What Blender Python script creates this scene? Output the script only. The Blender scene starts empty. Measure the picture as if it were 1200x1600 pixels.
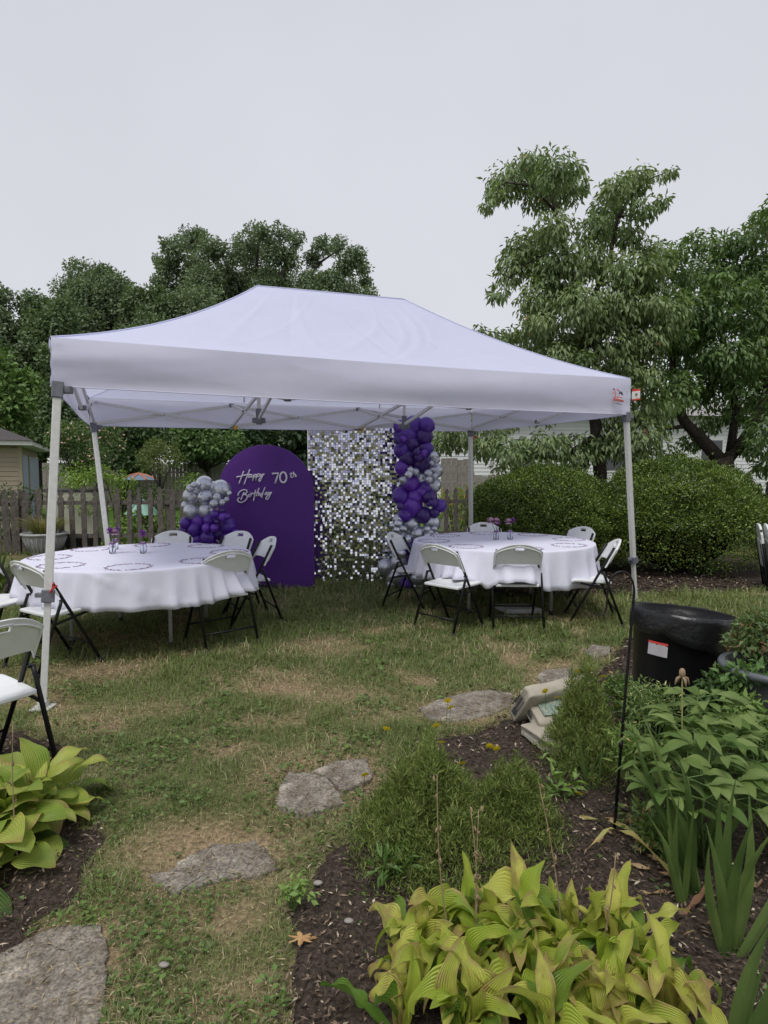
import bpy, bmesh, math, random
import numpy as np
from mathutils import Vector, Matrix

random.seed(7)
rng = np.random.default_rng(11)
SC = bpy.context.scene
COL = SC.collection
R = math.radians

# ------------------------------------------------------------------ camera
CAM_H, FPX, PITCH = 1.5, 950.0, math.atan(60 / 950)
cd = bpy.data.cameras.new("camera")
cam = bpy.data.objects.new("camera", cd)
COL.objects.link(cam)
cam.location = (0, 0, CAM_H)
cam.rotation_euler = (math.pi / 2 - PITCH, 0, 0)
cd.sensor_fit = 'VERTICAL'
cd.sensor_height = 24.0
cd.sensor_width = 24.0
cd.lens = FPX / 1600 * 24.0
cd.clip_start = 0.05
cd.clip_end = 600
SC.camera = cam

# ------------------------------------------------------------------ sky, sun, exposure
SUN_EL, SUN_AZ = R(62), R(200)
world = bpy.data.worlds.new("World")
SC.world = world
world.use_nodes = True
wn, wl = world.node_tree.nodes, world.node_tree.links
wn.clear()
wo = wn.new('ShaderNodeOutputWorld')
bg = wn.new('ShaderNodeBackground')
sky = wn.new('ShaderNodeTexSky')
sky.sky_type = 'NISHITA'
sky.sun_disc = False
sky.sun_elevation = SUN_EL
sky.sun_rotation = SUN_AZ
mx = wn.new('ShaderNodeMix'); mx.data_type = 'RGBA'
mx.inputs[0].default_value = 0.95
tc = wn.new('ShaderNodeTexCoord')
sep = wn.new('ShaderNodeSeparateXYZ')
rp = wn.new('ShaderNodeValToRGB')
rp.color_ramp.elements[0].position = 0.0
rp.color_ramp.elements[0].color = (5.1, 5.15, 5.45, 1)
rp.color_ramp.elements[1].position = 0.9
rp.color_ramp.elements[1].color = (4.45, 4.55, 4.95, 1)
nz = wn.new('ShaderNodeTexNoise'); nz.inputs['Scale'].default_value = 1.6; nz.inputs['Detail'].default_value = 4
ma = wn.new('ShaderNodeMix'); ma.data_type = 'RGBA'; ma.blend_type = 'MULTIPLY'; ma.inputs[0].default_value = 1
mr = wn.new('ShaderNodeMapRange'); mr.inputs['From Min'].default_value = .3; mr.inputs['From Max'].default_value = .7
mr.inputs['To Min'].default_value = .95; mr.inputs['To Max'].default_value = 1.05
wl.new(tc.outputs['Generated'], sep.inputs[0]); wl.new(sep.outputs['Z'], rp.inputs[0])
wl.new(tc.outputs['Generated'], nz.inputs['Vector']); wl.new(nz.outputs['Fac'], mr.inputs[0])
wl.new(rp.outputs[0], ma.inputs[6]); wl.new(mr.outputs[0], ma.inputs[7])
wl.new(sky.outputs[0], mx.inputs[6]); wl.new(ma.outputs[2], mx.inputs[7])
wl.new(mx.outputs[2], bg.inputs[0]); bg.inputs[1].default_value = 0.1
wl.new(bg.outputs[0], wo.inputs[0])
sd = bpy.data.lights.new("sun", 'SUN')
sd.energy = 1.5
sd.angle = R(25)
sd.color = (1, .97, .93)
so = bpy.data.objects.new("sun", sd)
COL.objects.link(so)
_sd = Vector((math.sin(SUN_AZ) * math.cos(SUN_EL), math.cos(SUN_AZ) * math.cos(SUN_EL), math.sin(SUN_EL)))
so.rotation_euler = _sd.to_track_quat('Z', 'Y').to_euler()
SC.view_settings.view_transform = 'Standard'
SC.view_settings.look = 'None'
SC.view_settings.exposure = 0.52
SC.view_settings.gamma = 1.0
SC.view_settings.use_curve_mapping = False
SC.cycles.max_bounces = 8
SC.cycles.transparent_max_bounces = 12

# ------------------------------------------------------------------ pixel helpers (photo 1200x1600) -> world
_c, _s = math.cos(PITCH), math.sin(PITCH)
def ray(px, py):
    a = (px - 600) / FPX; b = (800 - py) / FPX
    return np.array([a, _c + b * _s, -_s + b * _c])
def gp(px, py, z=0.0):
    d = ray(px, py); t = (z - CAM_H) / d[2]
    return np.array([d[0] * t, d[1] * t, z])
def at(px, py, D):
    d = ray(px, py); t = D / d[1]
    return np.array([d[0] * t, D, CAM_H + d[2] * t])
def unit(v):
    v = np.asarray(v, float); return v / (np.linalg.norm(v) + 1e-12)

# ------------------------------------------------------------------ numpy value noise
_lat = rng.random((64, 64))
def vnoise(x, y, s=1.0, seed=0):
    x = np.asarray(x, float) * s + 17.3 + seed * 7.1; y = np.asarray(y, float) * s + 31.7 + seed * 3.7
    xi = np.floor(x).astype(int); yi = np.floor(y).astype(int)
    fx = x - xi; fy = y - yi
    fx = fx * fx * (3 - 2 * fx); fy = fy * fy * (3 - 2 * fy)
    g = lambda a, b: _lat[a % 64, b % 64]
    return (g(xi, yi) * (1 - fx) + g(xi + 1, yi) * fx) * (1 - fy) + (g(xi, yi + 1) * (1 - fx) + g(xi + 1, yi + 1) * fx) * fy
def fbm(x, y, s=1.0, seed=0, o=4):
    t = 0; a = .5; n = 0
    for k in range(o):
        t = t + a * vnoise(x, y, s * 2 ** k, seed + k); n += a; a *= .55
    return t / n

# ------------------------------------------------------------------ materials
def newmat(name):
    m = bpy.data.materials.new(name); m.use_nodes = True
    nt = m.node_tree; b = nt.nodes['Principled BSDF']
    return m, nt, b
def rgb(c): return (c[0], c[1], c[2], 1)
def mat(name, c, rough=.6, metal=0, c2=None, scale=20, bump=0, bscale=80, trans=0, spec=.5, coat=0, detail=4):
    m, nt, b = newmat(name); N, L = nt.nodes, nt.links
    b.inputs['Roughness'].default_value = rough; b.inputs['Metallic'].default_value = metal
    b.inputs['Specular IOR Level'].default_value = spec
    b.inputs['Coat Weight'].default_value = coat
    t = N.new('ShaderNodeTexCoord')
    src = None
    if c2 is None: c2 = tuple(x * .88 for x in c)
    n = N.new('ShaderNodeTexNoise'); n.inputs['Scale'].default_value = scale; n.inputs['Detail'].default_value = detail
    L.new(t.outputs['Object'], n.inputs['Vector'])
    r = N.new('ShaderNodeValToRGB'); r.color_ramp.elements[0].position = .35; r.color_ramp.elements[1].position = .65
    r.color_ramp.elements[0].color = rgb(c); r.color_ramp.elements[1].color = rgb(c2)
    L.new(n.outputs['Fac'], r.inputs[0]); L.new(r.outputs[0], b.inputs['Base Color'])
    src = r.outputs[0]
    if bump:
        n2 = N.new('ShaderNodeTexNoise'); n2.inputs['Scale'].default_value = bscale; n2.inputs['Detail'].default_value = 5
        L.new(t.outputs['Object'], n2.inputs['Vector'])
        bp = N.new('ShaderNodeBump'); bp.inputs['Strength'].default_value = bump; bp.inputs['Distance'].default_value = .01
        L.new(n2.outputs['Fac'], bp.inputs['Height']); L.new(bp.outputs[0], b.inputs['Normal'])
    if trans:
        tr = N.new('ShaderNodeBsdfTranslucent'); L.new(src, tr.inputs[0])
        ms = N.new('ShaderNodeMixShader'); ms.inputs[0].default_value = trans
        L.new(b.outputs[0], ms.inputs[1]); L.new(tr.outputs[0], ms.inputs[2])
        L.new(ms.outputs[0], N['Material Output'].inputs[0])
    return m
def leafmat(name, rough=.5, trans=.25, tint=(1, 1, 1), vein=False, spec=.4):
    """colour comes from the per-leaf attribute 'col'"""
    m, nt, b = newmat(name); N, L = nt.nodes, nt.links
    a = N.new('ShaderNodeAttribute'); a.attribute_name = 'col'
    b.inputs['Roughness'].default_value = rough; b.inputs['Specular IOR Level'].default_value = spec
    mu = N.new('ShaderNodeMix'); mu.data_type = 'RGBA'; mu.blend_type = 'MULTIPLY'; mu.inputs[0].default_value = 1
    mu.inputs[7].default_value = rgb(tint); L.new(a.outputs['Color'], mu.inputs[6])
    L.new(mu.outputs[2], b.inputs['Base Color'])
    tr = N.new('ShaderNodeBsdfTranslucent')
    t2 = N.new('ShaderNodeMix'); t2.data_type = 'RGBA'; t2.blend_type = 'MULTIPLY'; t2.inputs[0].default_value = 1
    t2.inputs[7].default_value = (1.25, 1.35, .6, 1); L.new(mu.outputs[2], t2.inputs[6]); L.new(t2.outputs[2], tr.inputs[0])
    ms = N.new('ShaderNodeMixShader'); ms.inputs[0].default_value = trans
    L.new(b.outputs[0], ms.inputs[1]); L.new(tr.outputs[0], ms.inputs[2]); L.new(ms.outputs[0], N['Material Output'].inputs[0])
    return m

# ------------------------------------------------------------------ mesh builder
class MB:
    def __init__(s): s.v = []; s.f = []; s.m = []
    def add(s, vs, fs, mi=0):
        o = len(s.v); s.v.extend([tuple(map(float, p)) for p in vs]); s.f.extend([tuple(i + o for i in f) for f in fs]); s.m.extend([mi] * len(fs))
        return s
    def box(s, c, d, rot=None, mi=0):
        x, y, z = d[0] / 2, d[1] / 2, d[2] / 2
        P = [Vector((a * x, b * y, e * z)) for e in (-1, 1) for b in (-1, 1) for a in (-1, 1)]
        if rot is not None: P = [rot @ p for p in P]
        P = [p + Vector(c) for p in P]
        return s.add(P, [(0, 2, 3, 1), (4, 5, 7, 6), (0, 1, 5, 4), (1, 3, 7, 5), (3, 2, 6, 7), (2, 0, 4, 6)], mi)
    def bar(s, p, q, w, h=None, up=(0, 0, 1), mi=0):
        h = h or w; p = Vector(p); q = Vector(q); d = (q - p).normalized(); u = Vector(up)
        if abs(d.dot(u)) > .98: u = Vector((1, 0, 0))
        a = d.cross(u).normalized(); b = a.cross(d).normalized()
        P = []
        for e in (p, q):
            for (i, j) in ((-1, -1), (1, -1), (1, 1), (-1, 1)): P.append(e + a * i * w / 2 + b * j * h / 2)
        return s.add(P, [(0, 3, 2, 1), (4, 5, 6, 7), (0, 1, 5, 4), (1, 2, 6, 5), (2, 3, 7, 6), (3, 0, 4, 7)], mi)
    def tube(s, pts, r, n=8, mi=0, cap=True):
        pts = [Vector(p) for p in pts]; k = len(pts)
        rs = r if hasattr(r, '__len__') else [r] * k
        P = []; prev = None
        for i, p in enumerate(pts):
            d = (pts[min(i + 1, k - 1)] - pts[max(i - 1, 0)]).normalized()
            if prev is None:
                u = Vector((0, 0, 1)) if abs(d.z) < .9 else Vector((1, 0, 0))
                a = d.cross(u).normalized()
            else:
                a = (prev - d * prev.dot(d)).normalized()
            prev = a; b = d.cross(a)
            for j in range(n):
                t = 2 * math.pi * j / n; P.append(p + (a * math.cos(t) + b * math.sin(t)) * rs[i])
        F = []
        for i in range(k - 1):
            for j in range(n):
                j2 = (j + 1) % n; F.append((i * n + j, i * n + j2, (i + 1) * n + j2, (i + 1) * n + j))
        if cap: F.append(tuple(reversed(range(n)))); F.append(tuple(range((k - 1) * n, k * n)))
        return s.add(P, F, mi)
    def lathe(s, prof, n=24, c=(0, 0, 0), mi=0, sq=None):
        P = []; F = []
        for (r, z) in prof:
            for j in range(n):
                t = 2 * math.pi * j / n
                P.append((c[0] + r * math.cos(t), c[1] + r * math.sin(t), c[2] + z))
        for i in range(len(prof) - 1):
            for j in range(n):
                j2 = (j + 1) % n; F.append((i * n + j, i * n + j2, (i + 1) * n + j2, (i + 1) * n + j))
        return s.add(P, F, mi)
    def sphere(s, c, r, n=12, m=8, mi=0, sc=(1, 1, 1)):
        P = [(c[0], c[1], c[2] - r * sc[2])]; F = []
        for i in range(1, m):
            a = -math.pi / 2 + math.pi * i / m
            for j in range(n):
                t = 2 * math.pi * j / n
                P.append((c[0] + r * sc[0] * math.cos(a) * math.cos(t), c[1] + r * sc[1] * math.cos(a) * math.sin(t), c[2] + r * sc[2] * math.sin(a)))
        P.append((c[0], c[1], c[2] + r * sc[2])); T = len(P) - 1
        for j in range(n):
            j2 = (j + 1) % n; F.append((0, 1 + j2, 1 + j)); F.append((T, T - n + j, T - n + j2))
            for i in range(m - 2): F.append((1 + i * n + j, 1 + i * n + j2, 1 + (i + 1) * n + j2, 1 + (i + 1) * n + j))
        return s.add(P, F, mi)
    def mesh(s, name, mats, smooth=False):
        me = bpy.data.meshes.new(name); me.from_pydata(s.v, [], s.f)
        if not isinstance(mats, (list, tuple)): mats = [mats]
        for m in mats: me.materials.append(m)
        me.polygons.foreach_set('material_index', s.m)
        if smooth: me.polygons.foreach_set('use_smooth', [True] * len(me.polygons))
        me.update(); return me
def link(name, me, parent=None, loc=None, rot=None, scale=None):
    o = bpy.data.objects.new(name, me); COL.objects.link(o)
    if parent is not None: o.parent = parent
    if loc is not None: o.location = loc
    if rot is not None: o.rotation_euler = rot
    if scale is not None: o.scale = scale if hasattr(scale, '__len__') else (scale,) * 3
    return o
def obj(name, mb, mats, parent=None, smooth=False, bevel=0, loc=None, rot=None, seg=2):
    o = link(name, mb.mesh(name, mats, smooth), parent, loc, rot)
    if bevel:
        b = o.modifiers.new('bevel', 'BEVEL'); b.width = bevel; b.segments = seg; b.limit_method = 'ANGLE'
    return o
def tag(o, label, cat, group=None):
    o['label'] = label; o['category'] = cat
    if group: o['group'] = group
    return o
def thing(name, label, cat, loc=(0, 0, 0), rz=0, group=None):
    o = bpy.data.objects.new(name, None); COL.objects.link(o); o.empty_display_size = .1
    o.location = tuple(map(float, loc)); o.rotation_euler = (0, 0, rz)
    return tag(o, label, cat, group)
def dup(root, loc, rz, label, group=None, rot=None):
    def cp(o, par):
        c = o.copy(); COL.objects.link(c); c.parent = par
        for ch in [x for x in ALLCH.get(o.name, [])] if False else list(o.children): cp(ch, c)
        return c
    r = cp(root, None); r.location = tuple(map(float, loc)); r.rotation_euler = rot or (0, 0, rz); r['label'] = label
    if group: r['group'] = group
    return r
ALLCH = {}
def structure(o): o['kind'] = 'structure'; return o
def stuff(o): o['kind'] = 'stuff'; return o

# big numpy meshes -----------------------------------------------------------
def npmesh(name, V, F, col=None, smooth=False, m=None):
    me = bpy.data.meshes.new(name)
    V = np.ascontiguousarray(V, dtype=np.float32); F = np.ascontiguousarray(F, dtype=np.int32)
    k = F.shape[1]
    me.vertices.add(len(V)); me.vertices.foreach_set('co', V.ravel())
    me.loops.add(F.size); me.loops.foreach_set('vertex_index', F.ravel())
    me.polygons.add(len(F)); me.polygons.foreach_set('loop_start', np.arange(0, F.size, k, dtype=np.int32))
    me.polygons.foreach_set('loop_total', np.full(len(F), k, dtype=np.int32))
    if smooth: me.polygons.foreach_set('use_smooth', np.ones(len(F), dtype=bool))
    me.update(calc_edges=True)
    if col is not None:
        a = me.color_attributes.new('col', 'FLOAT_COLOR', 'POINT')
        c4 = np.ones((len(V), 4), dtype=np.float32); c4[:, :3] = col; a.data.foreach_set('color', c4.ravel())
    if m is not None: me.materials.append(m)
    return me
def nrm(a): return a / (np.linalg.norm(a, axis=1, keepdims=True) + 1e-9)
def leaves(name, P, Dr, Nm, L, W, C, m, bend=.15, fold=.18):
    """folded pointed leaf: base, two shoulders, tip (2 triangles) + bent tip"""
    n = len(P); Dr = nrm(Dr); S = nrm(np.cross(Dr, Nm)); Nn = nrm(np.cross(S, Dr))
    L = np.broadcast_to(np.asarray(L, float), (n,))[:, None]; W = np.broadcast_to(np.asarray(W, float), (n,))[:, None]
    mid = P + Dr * L * .45
    V = np.empty((n, 4, 3))
    V[:, 0] = P; V[:, 1] = mid + S * W * .5 + Nn * W * fold; V[:, 2] = P + Dr * L - Nn * L * bend; V[:, 3] = mid - S * W * .5 + Nn * W * fold
    b = np.arange(n)[:, None] * 4
    F = np.concatenate([b + np.array([[0, 1, 2]]), b + np.array([[0, 2, 3]])])
    return npmesh(name, V.reshape(-1, 3), F, np.repeat(C, 4, axis=0), m=m)
def rv(n, s=1.0): return rng.normal(size=(n, 3)) * s
def crown_points(puffs, k, shell=.35):
    Ps, Os, Id = [], [], []
    for i, (c, r) in enumerate(puffs):
        r = np.asarray(r, float); n = max(8, int(k * (r[0] * r[1] + r[0] * r[2] + r[1] * r[2]) / 3))
        u = nrm(rv(n)); rad = 1 - np.abs(rng.normal(size=(n, 1))) * shell; rad = np.clip(rad, .1, 1.1)
        rad *= 1 + .22 * (vnoise(u[:, 0] * 2 + i, u[:, 2] * 2 + u[:, 1], 1.7)[:, None] - .5) * 2
        Ps.append(np.asarray(c) + u * rad * r); Os.append(u); Id.append(np.full(n, i))
    return np.concatenate(Ps), np.concatenate(Os), np.concatenate(Id)
GAIN = 1.5
CLT = .54
def foliage(name, puffs, k, L, W, cols, m, parent=None, droop=.3, up=.7, shell=.35, jit=.6, accent=None, loc=None, bend=.15, clump=0):
    P, O, I = crown_points(puffs, k, shell)
    n = len(P)
    if clump:
        g = vnoise(P[:, 0] + P[:, 1] * .7, P[:, 2] + P[:, 1] * .3, 1 / clump, 3) + .0
        keep = g + rng.random(n) * .35 > CLT
        P, O, I = P[keep], O[keep], I[keep]; n = len(P)
    Dr = O * .7 + rv(n, jit * .6); Dr[:, 2] -= droop
    Nm = O * .5 + rv(n, jit * .5); Nm[:, 2] += up
    c0, c1 = np.array(cols[0]), np.array(cols[1])
    pv = rng.random(len(puffs))[I]
    t = np.clip(rng.random(n) * .6 + pv * .4, 0, 1)[:, None]
    C = c0 * (1 - t) + c1 * t
    C *= (.8 + .4 * rng.random((n, 1)))
    if accent:
        q = rng.random(n) < accent[1]; C[q] = np.array(accent[0]) * (.8 + .4 * rng.random((q.sum(), 1)))
    LL = L * (.7 + .6 * rng.random(n))
    C = C * GAIN
    me = leaves(name, P, Dr, Nm, LL, LL * W / L, C, m, bend=bend)
    return link(name, me, parent, loc)
def pf(px, py, r, D, dj=0.0, fl=1.0, dr=None):
    c = at(px, py, D + (random.uniform(-dj, dj) if dj else 0)); q = r * c[1] / FPX
    return (c, (q, (dr or 1.0) * q, q * fl))
GRASS_N = 420000
# =================================================================== GROUND
def poly_sd(x, y, poly):
    """signed distance, positive inside"""
    x = np.asarray(x, float); y = np.asarray(y, float)
    d = np.full(x.shape, 1e9); ins = np.zeros(x.shape, bool); n = len(poly)
    for i in range(n):
        ax, ay = poly[i]; bx, by = poly[(i + 1) % n]
        ex, ey = bx - ax, by - ay
        t = np.clip(((x - ax) * ex + (y - ay) * ey) / (ex * ex + ey * ey + 1e-12), 0, 1)
        d = np.minimum(d, np.hypot(x - ax - t * ex, y - ay - t * ey))
        c = ((ay > y) != (by > y)) & (x < (bx - ax) * (y - ay) / (by - ay + 1e-12) + ax)
        ins ^= c
    return np.where(ins, d, -d)
def gpoly(pts): return [tuple(gp(*p)[:2]) for p in pts]
STONES = [
    ([(-60, 1530), (20, 1483), (75, 1453), (160, 1449), (168, 1490), (166, 1560), (150, 1625), (60, 1680), (-60, 1680)], .022,
     'large grey flat stepping stone at the bottom left, nearest to the viewer'),
    ([(236, 1372), (262, 1366), (295, 1340), (330, 1325), (395, 1319), (425, 1340), (438, 1362), (400, 1372), (350, 1378), (300, 1392), (272, 1400), (250, 1388)], .018,
     'crescent shaped stepping stone half sunk in brown grass, second from the viewer'),
    ([(432, 1266), (436, 1240), (450, 1215), (484, 1214), (510, 1222), (532, 1245), (536, 1262), (505, 1273), (465, 1279)], .03,
     'brownish left half of the cracked stepping stone beside the feathery yellow flowers'),
    ([(486, 1213), (520, 1198), (575, 1191), (582, 1222), (560, 1233), (533, 1243), (512, 1220)], .034,
     'bluish right half of the cracked stepping stone beside the feathery yellow flowers'),
    ([(655, 1112), (680, 1100), (720, 1088), (765, 1082), (803, 1088), (796, 1108), (770, 1120), (710, 1131), (672, 1128)], .02,
     'broad flat stepping stone on the lawn left of the cement bags'),
    ([(838, 1062), (850, 1050), (893, 1047), (905, 1060), (890, 1072), (850, 1076)], .02,
     'small pinkish stepping stone just behind the cement bags'),
    ([(913, 1020), (925, 1011), (953, 1014), (957, 1024), (935, 1031), (917, 1028)], .02,
     'farthest and smallest stepping stone, near the black trash can'),
]
STP = [gpoly(s[0]) for s in STONES]
BED_R = gpoly([(455, 1640), (462, 1500), (480, 1420), (500, 1370), (540, 1320), (575, 1265), (600, 1225), (660, 1165), (745, 1150), (800, 1130), (850, 1085), (905, 1060), (960, 1030), (975, 1000), (1080, 985), (1210, 990), (1500, 1010), (1700, 1300), (1700, 1900), (455, 1900)])
BED_L = gpoly([(-400, 1200), (0, 1150), (60, 1150), (108, 1200), (122, 1270), (150, 1330), (146, 1395), (100, 1430), (30, 1455), (-60, 1520), (-400, 1600)])
BED_H = gpoly([(735, 922), (800, 935), (900, 930), (1000, 927), (1090, 929), (1200, 920), (1290, 915), (1290, 868), (735, 868)])
BED_P = gpoly([(-150, 935), (20, 925), (100, 950), (160, 962), (240, 938), (260, 900), (200, 868), (-150, 868)])
def sd_bed(x, y, P, s=0): return poly_sd(x, y, P) + (fbm(x, y, 5, 5 + s) - .5) * .22
BARE = [(420, 1075, .42, .22, 1), (95, 1108, .22, .08, 1), (590, 985, .22, .2, .8), (320, 1325, .35, .2, 1), (600, 1120, .3, .2, .55), (390, 1560, .3, .15, .6),
        (860, 1045, .3, .15, .8), (720, 1105, .55, .22, .7), (490, 1205, .35, .25, .7), (350, 1440, .22, .14, .8), (150, 1225, .25, .15, .2), (455, 1060, .3, .25, .8),
        (520, 1010, .5, .3, .6), (250, 1110, .4, .15, .45), (150, 1050, .6, .25, .75), (540, 1085, .5, .2, .6), (180, 1000, .9, .35, .7), (800, 960, .9, .3, .45), (300, 1470, .3, .3, .3)]
BAREG = [(gp(a, b)[:2], c, d, e) for a, b, c, d, e in BARE]
def bare(x, y):
    v = np.zeros(np.shape(x))
    nn = fbm(x, y, 2.2, 9)
    for (c, rx, ry, w) in BAREG:
        q = np.hypot((x - c[0]) / rx, (y - c[1]) / ry) + (nn - .5) * 1.6
        v = np.maximum(v, w * np.clip(1.35 - q, 0, 1))
    v = v * np.clip(.45 + 1.1 * fbm(x, y, 9, 21), 0, 1); v = np.maximum(v, np.clip((fbm(x, y, 2.6, 20) - .60) * 5, 0, .8))
    for P in STP:
        v = np.maximum(v, np.clip(1 + poly_sd(x, y, P) / .16, 0, 1) * np.clip(fbm(x, y, 4, 33) * 1.7 - .25, 0, 1))
    return v
def gz(x, y): return (fbm(x, y, .8, 40) - .5) * .05 * np.clip((np.abs(y) - .5) / 2, 0, 1) + (fbm(x, y, 6, 41) - .5) * .012
xs = np.concatenate([[-200, -80, -40, -22, -14, -10], np.arange(-8, 8.01, .07), [10, 14, 22, 40, 80, 200]])
ys = np.concatenate([[-60, -30, -12, -5, -1], np.arange(0.4, 13, .07), [14, 16, 20, 28, 40, 60, 90, 150, 300]])
X, Y = np.meshgrid(xs, ys, indexing='ij')
Z = gz(X, Y); NX, NY = X.shape
ii, jj = np.meshgrid(np.arange(NX - 1), np.arange(NY - 1), indexing='ij')
q = (ii * NY + jj).ravel()
F = np.stack([q, q + NY, q + NY + 1, q + 1], 1)
bv = bare(X, Y).ravel()
dirtc = np.array([.27, .19, .12]); thatch = np.array([.28, .21, .125]); grn = np.array([.10, .115, .045])
n1 = fbm(X, Y, 7, 50).ravel()[:, None]
base = grn * (1 - .35 * n1) + thatch * .35 * n1
bc = dirtc * (1 - n1) + thatch * n1
C = base * (1 - bv[:, None]) + bc * bv[:, None]
C[Y.ravel() > 12.2] = np.array([.07, .13, .025])
gm, nt, b = newmat('lawn_soil'); N, L = nt.nodes, nt.links
a = N.new('ShaderNodeAttribute'); a.attribute_name = 'col'
t = N.new('ShaderNodeTexCoord'); n = N.new('ShaderNodeTexNoise'); n.inputs['Scale'].default_value = 45; n.inputs['Detail'].default_value = 8
L.new(t.outputs['Object'], n.inputs['Vector'])
mrr = N.new('ShaderNodeMapRange'); mrr.inputs['From Min'].default_value = .3; mrr.inputs['From Max'].default_value = .7; mrr.inputs['To Min'].default_value = .5; mrr.inputs['To Max'].default_value = 1.4
L.new(n.outputs['Fac'], mrr.inputs[0])
mu = N.new('ShaderNodeMix'); mu.data_type = 'RGBA'; mu.blend_type = 'MULTIPLY'; mu.inputs[0].default_value = 1
L.new(a.outputs['Color'], mu.inputs[6]); L.new(mrr.outputs[0], mu.inputs[7]); L.new(mu.outputs[2], b.inputs['Base Color'])
b.inputs['Roughness'].default_value = .95; b.inputs['Specular IOR Level'].default_value = .1
bp = N.new('ShaderNodeBump'); bp.inputs['Strength'].default_value = .8; bp.inputs['Distance'].default_value = .02
L.new(n.outputs['Fac'], bp.inputs['Height']); L.new(bp.outputs[0], b.inputs['Normal'])
structure(link('lawn', npmesh('lawn', np.stack([X, Y, Z], -1).reshape(-1, 3), F, C, True, gm)))

# mulch beds -----------------------------------------------------------------
mulchm = mat('dark_mulch', (.034, .026, .020), .95, c2=(.088, .068, .053), scale=60, bump=1, bscale=150, spec=.15, detail=8)
def bed(name, poly, step=.045, lift=.018, s=0):
    p = np.array(poly); x0, y0 = p.min(0) - .2; x1, y1 = p.max(0) + .2
    x1 = min(x1, 6.5 if s != 2 else 9); x0 = max(x0, -6)
    gx = np.arange(x0, x1, step); gy = np.arange(max(y0, .3), y1, step)
    X, Y = np.meshgrid(gx, gy, indexing='ij'); sdv = sd_bed(X, Y, poly, s)
    Z = gz(X, Y) + np.clip(sdv / .08, -1, 1) * lift + (fbm(X, Y, 12, 60 + s) - .5) * .03 * np.clip(sdv / .05, 0, 1)
    NY = len(gy); i, j = np.meshgrid(np.arange(len(gx) - 1), np.arange(NY - 1), indexing='ij')
    q = (i * NY + j).ravel(); keep = (np.maximum(sdv[:-1, :-1], sdv[1:, 1:]) > -.06).ravel()
    q = q[keep]; F = np.stack([q, q + NY, q + NY + 1, q + 1], 1)
    u, inv = np.unique(F, return_inverse=True)
    V = np.stack([X, Y, Z], -1).reshape(-1, 3)[u]
    return structure(link(name, npmesh(name, V, inv.reshape(F.shape), None, True, mulchm)))
bed('mulch_bed', BED_R, .04, .02, 0)
bed('mulch_bed', BED_L, .04, .02, 1)
bed('mulch_bed', BED_H, .07, .02, 2)
bed('mulch_bed', BED_P, .07, .02, 3)
def inbeds(x, y):
    return np.maximum.reduce([sd_bed(x, y, BED_R, 0), sd_bed(x, y, BED_L, 1), sd_bed(x, y, BED_H, 2), sd_bed(x, y, BED_P, 3)])
# chips, as loose shards
def chips(n, region):
    x = rng.uniform(region[0], region[1], n); y = region[2] * (region[3] / region[2]) ** rng.random(n)
    s = inbeds(x, y); k = (s > -.05); x, y, s = x[k], y[k], s[k]; n = len(x)
    P = np.stack([x, y, gz(x, y) + np.clip(s / .08, -1, 1) * .02 + .004 + rng.random(n) * .022], 1)
    a = rng.random(n) * 6.283; D = np.stack([np.cos(a), np.sin(a), rng.normal(size=n) * .35], 1)
    Nm = rv(n, .35); Nm[:, 2] += 1
    t = rng.random(n)
    C = np.where((t < .62)[:, None], np.array([.062, .047, .036]), np.where((t < .955)[:, None], np.array([.17, .125, .09]), np.array([.46, .39, .30]))) * (.6 + .8 * rng.random((n, 1)))
    return leaves('mulch_chips', P, D, Nm, (.010 + .026 * rng.random(n) ** 1.5) * np.clip(y / 2.5, 1, 2.5), (.004 + .006 * rng.random(n)) * np.clip(y / 2.5, 1, 2.5), C, leafmat('chip_wood', .9, 0, spec=.1), bend=.1, fold=.1)
co = stuff(link('mulch_chips', chips(110000, (-3, 5, 1.1, 9.0))))
tag(co, 'loose dark brown wood chips lying over the mulch beds', 'mulch')

# stepping stones ---------------------------------------------------------------
stonem, _nt, _b = newmat('weathered_stone'); _N, _L = _nt.nodes, _nt.links
_b.inputs['Roughness'].default_value = .9; _b.inputs['Specular IOR Level'].default_value = .2
_t = _N.new('ShaderNodeTexCoord')
def _nz(sc, det, dist=0):
    n = _N.new('ShaderNodeTexNoise'); n.inputs['Scale'].default_value = sc; n.inputs['Detail'].default_value = det; n.inputs['Distortion'].default_value = dist; n.inputs['Roughness'].default_value = .65; _L.new(_t.outputs['Object'], n.inputs['Vector']); return n
_n1, _n2, _n3 = _nz(4, 10, 1.2), _nz(95, 4), _nz(16, 8, .6)
_r = _N.new('ShaderNodeValToRGB'); _e = _r.color_ramp.elements
_e[0].position = .36; _e[0].color = (.13, .105, .075, 1); _e[1].position = .66; _e[1].color = (.33, .295, .24, 1); _m = _e.new(.5); _m.color = (.20, .18, .15, 1)
_L.new(_n1.outputs['Fac'], _r.inputs[0])
def _mul(src, nz_, lo, hi, a=.35, b=.65):
    mr_ = _N.new('ShaderNodeMapRange'); mr_.inputs['From Min'].default_value = a; mr_.inputs['From Max'].default_value = b; mr_.inputs['To Min'].default_value = lo; mr_.inputs['To Max'].default_value = hi; _L.new(nz_.outputs['Fac'], mr_.inputs[0])
    m_ = _N.new('ShaderNodeMix'); m_.data_type = 'RGBA'; m_.blend_type = 'MULTIPLY'; m_.inputs[0].default_value = 1; _L.new(src, m_.inputs[6]); _L.new(mr_.outputs[0], m_.inputs[7]); return m_.outputs[2]
_c1 = _mul(_mul(_r.outputs[0], _n2, .55, 1.45), _n3, .7, 1.35); _L.new(_c1, _b.inputs['Base Color'])
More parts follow.
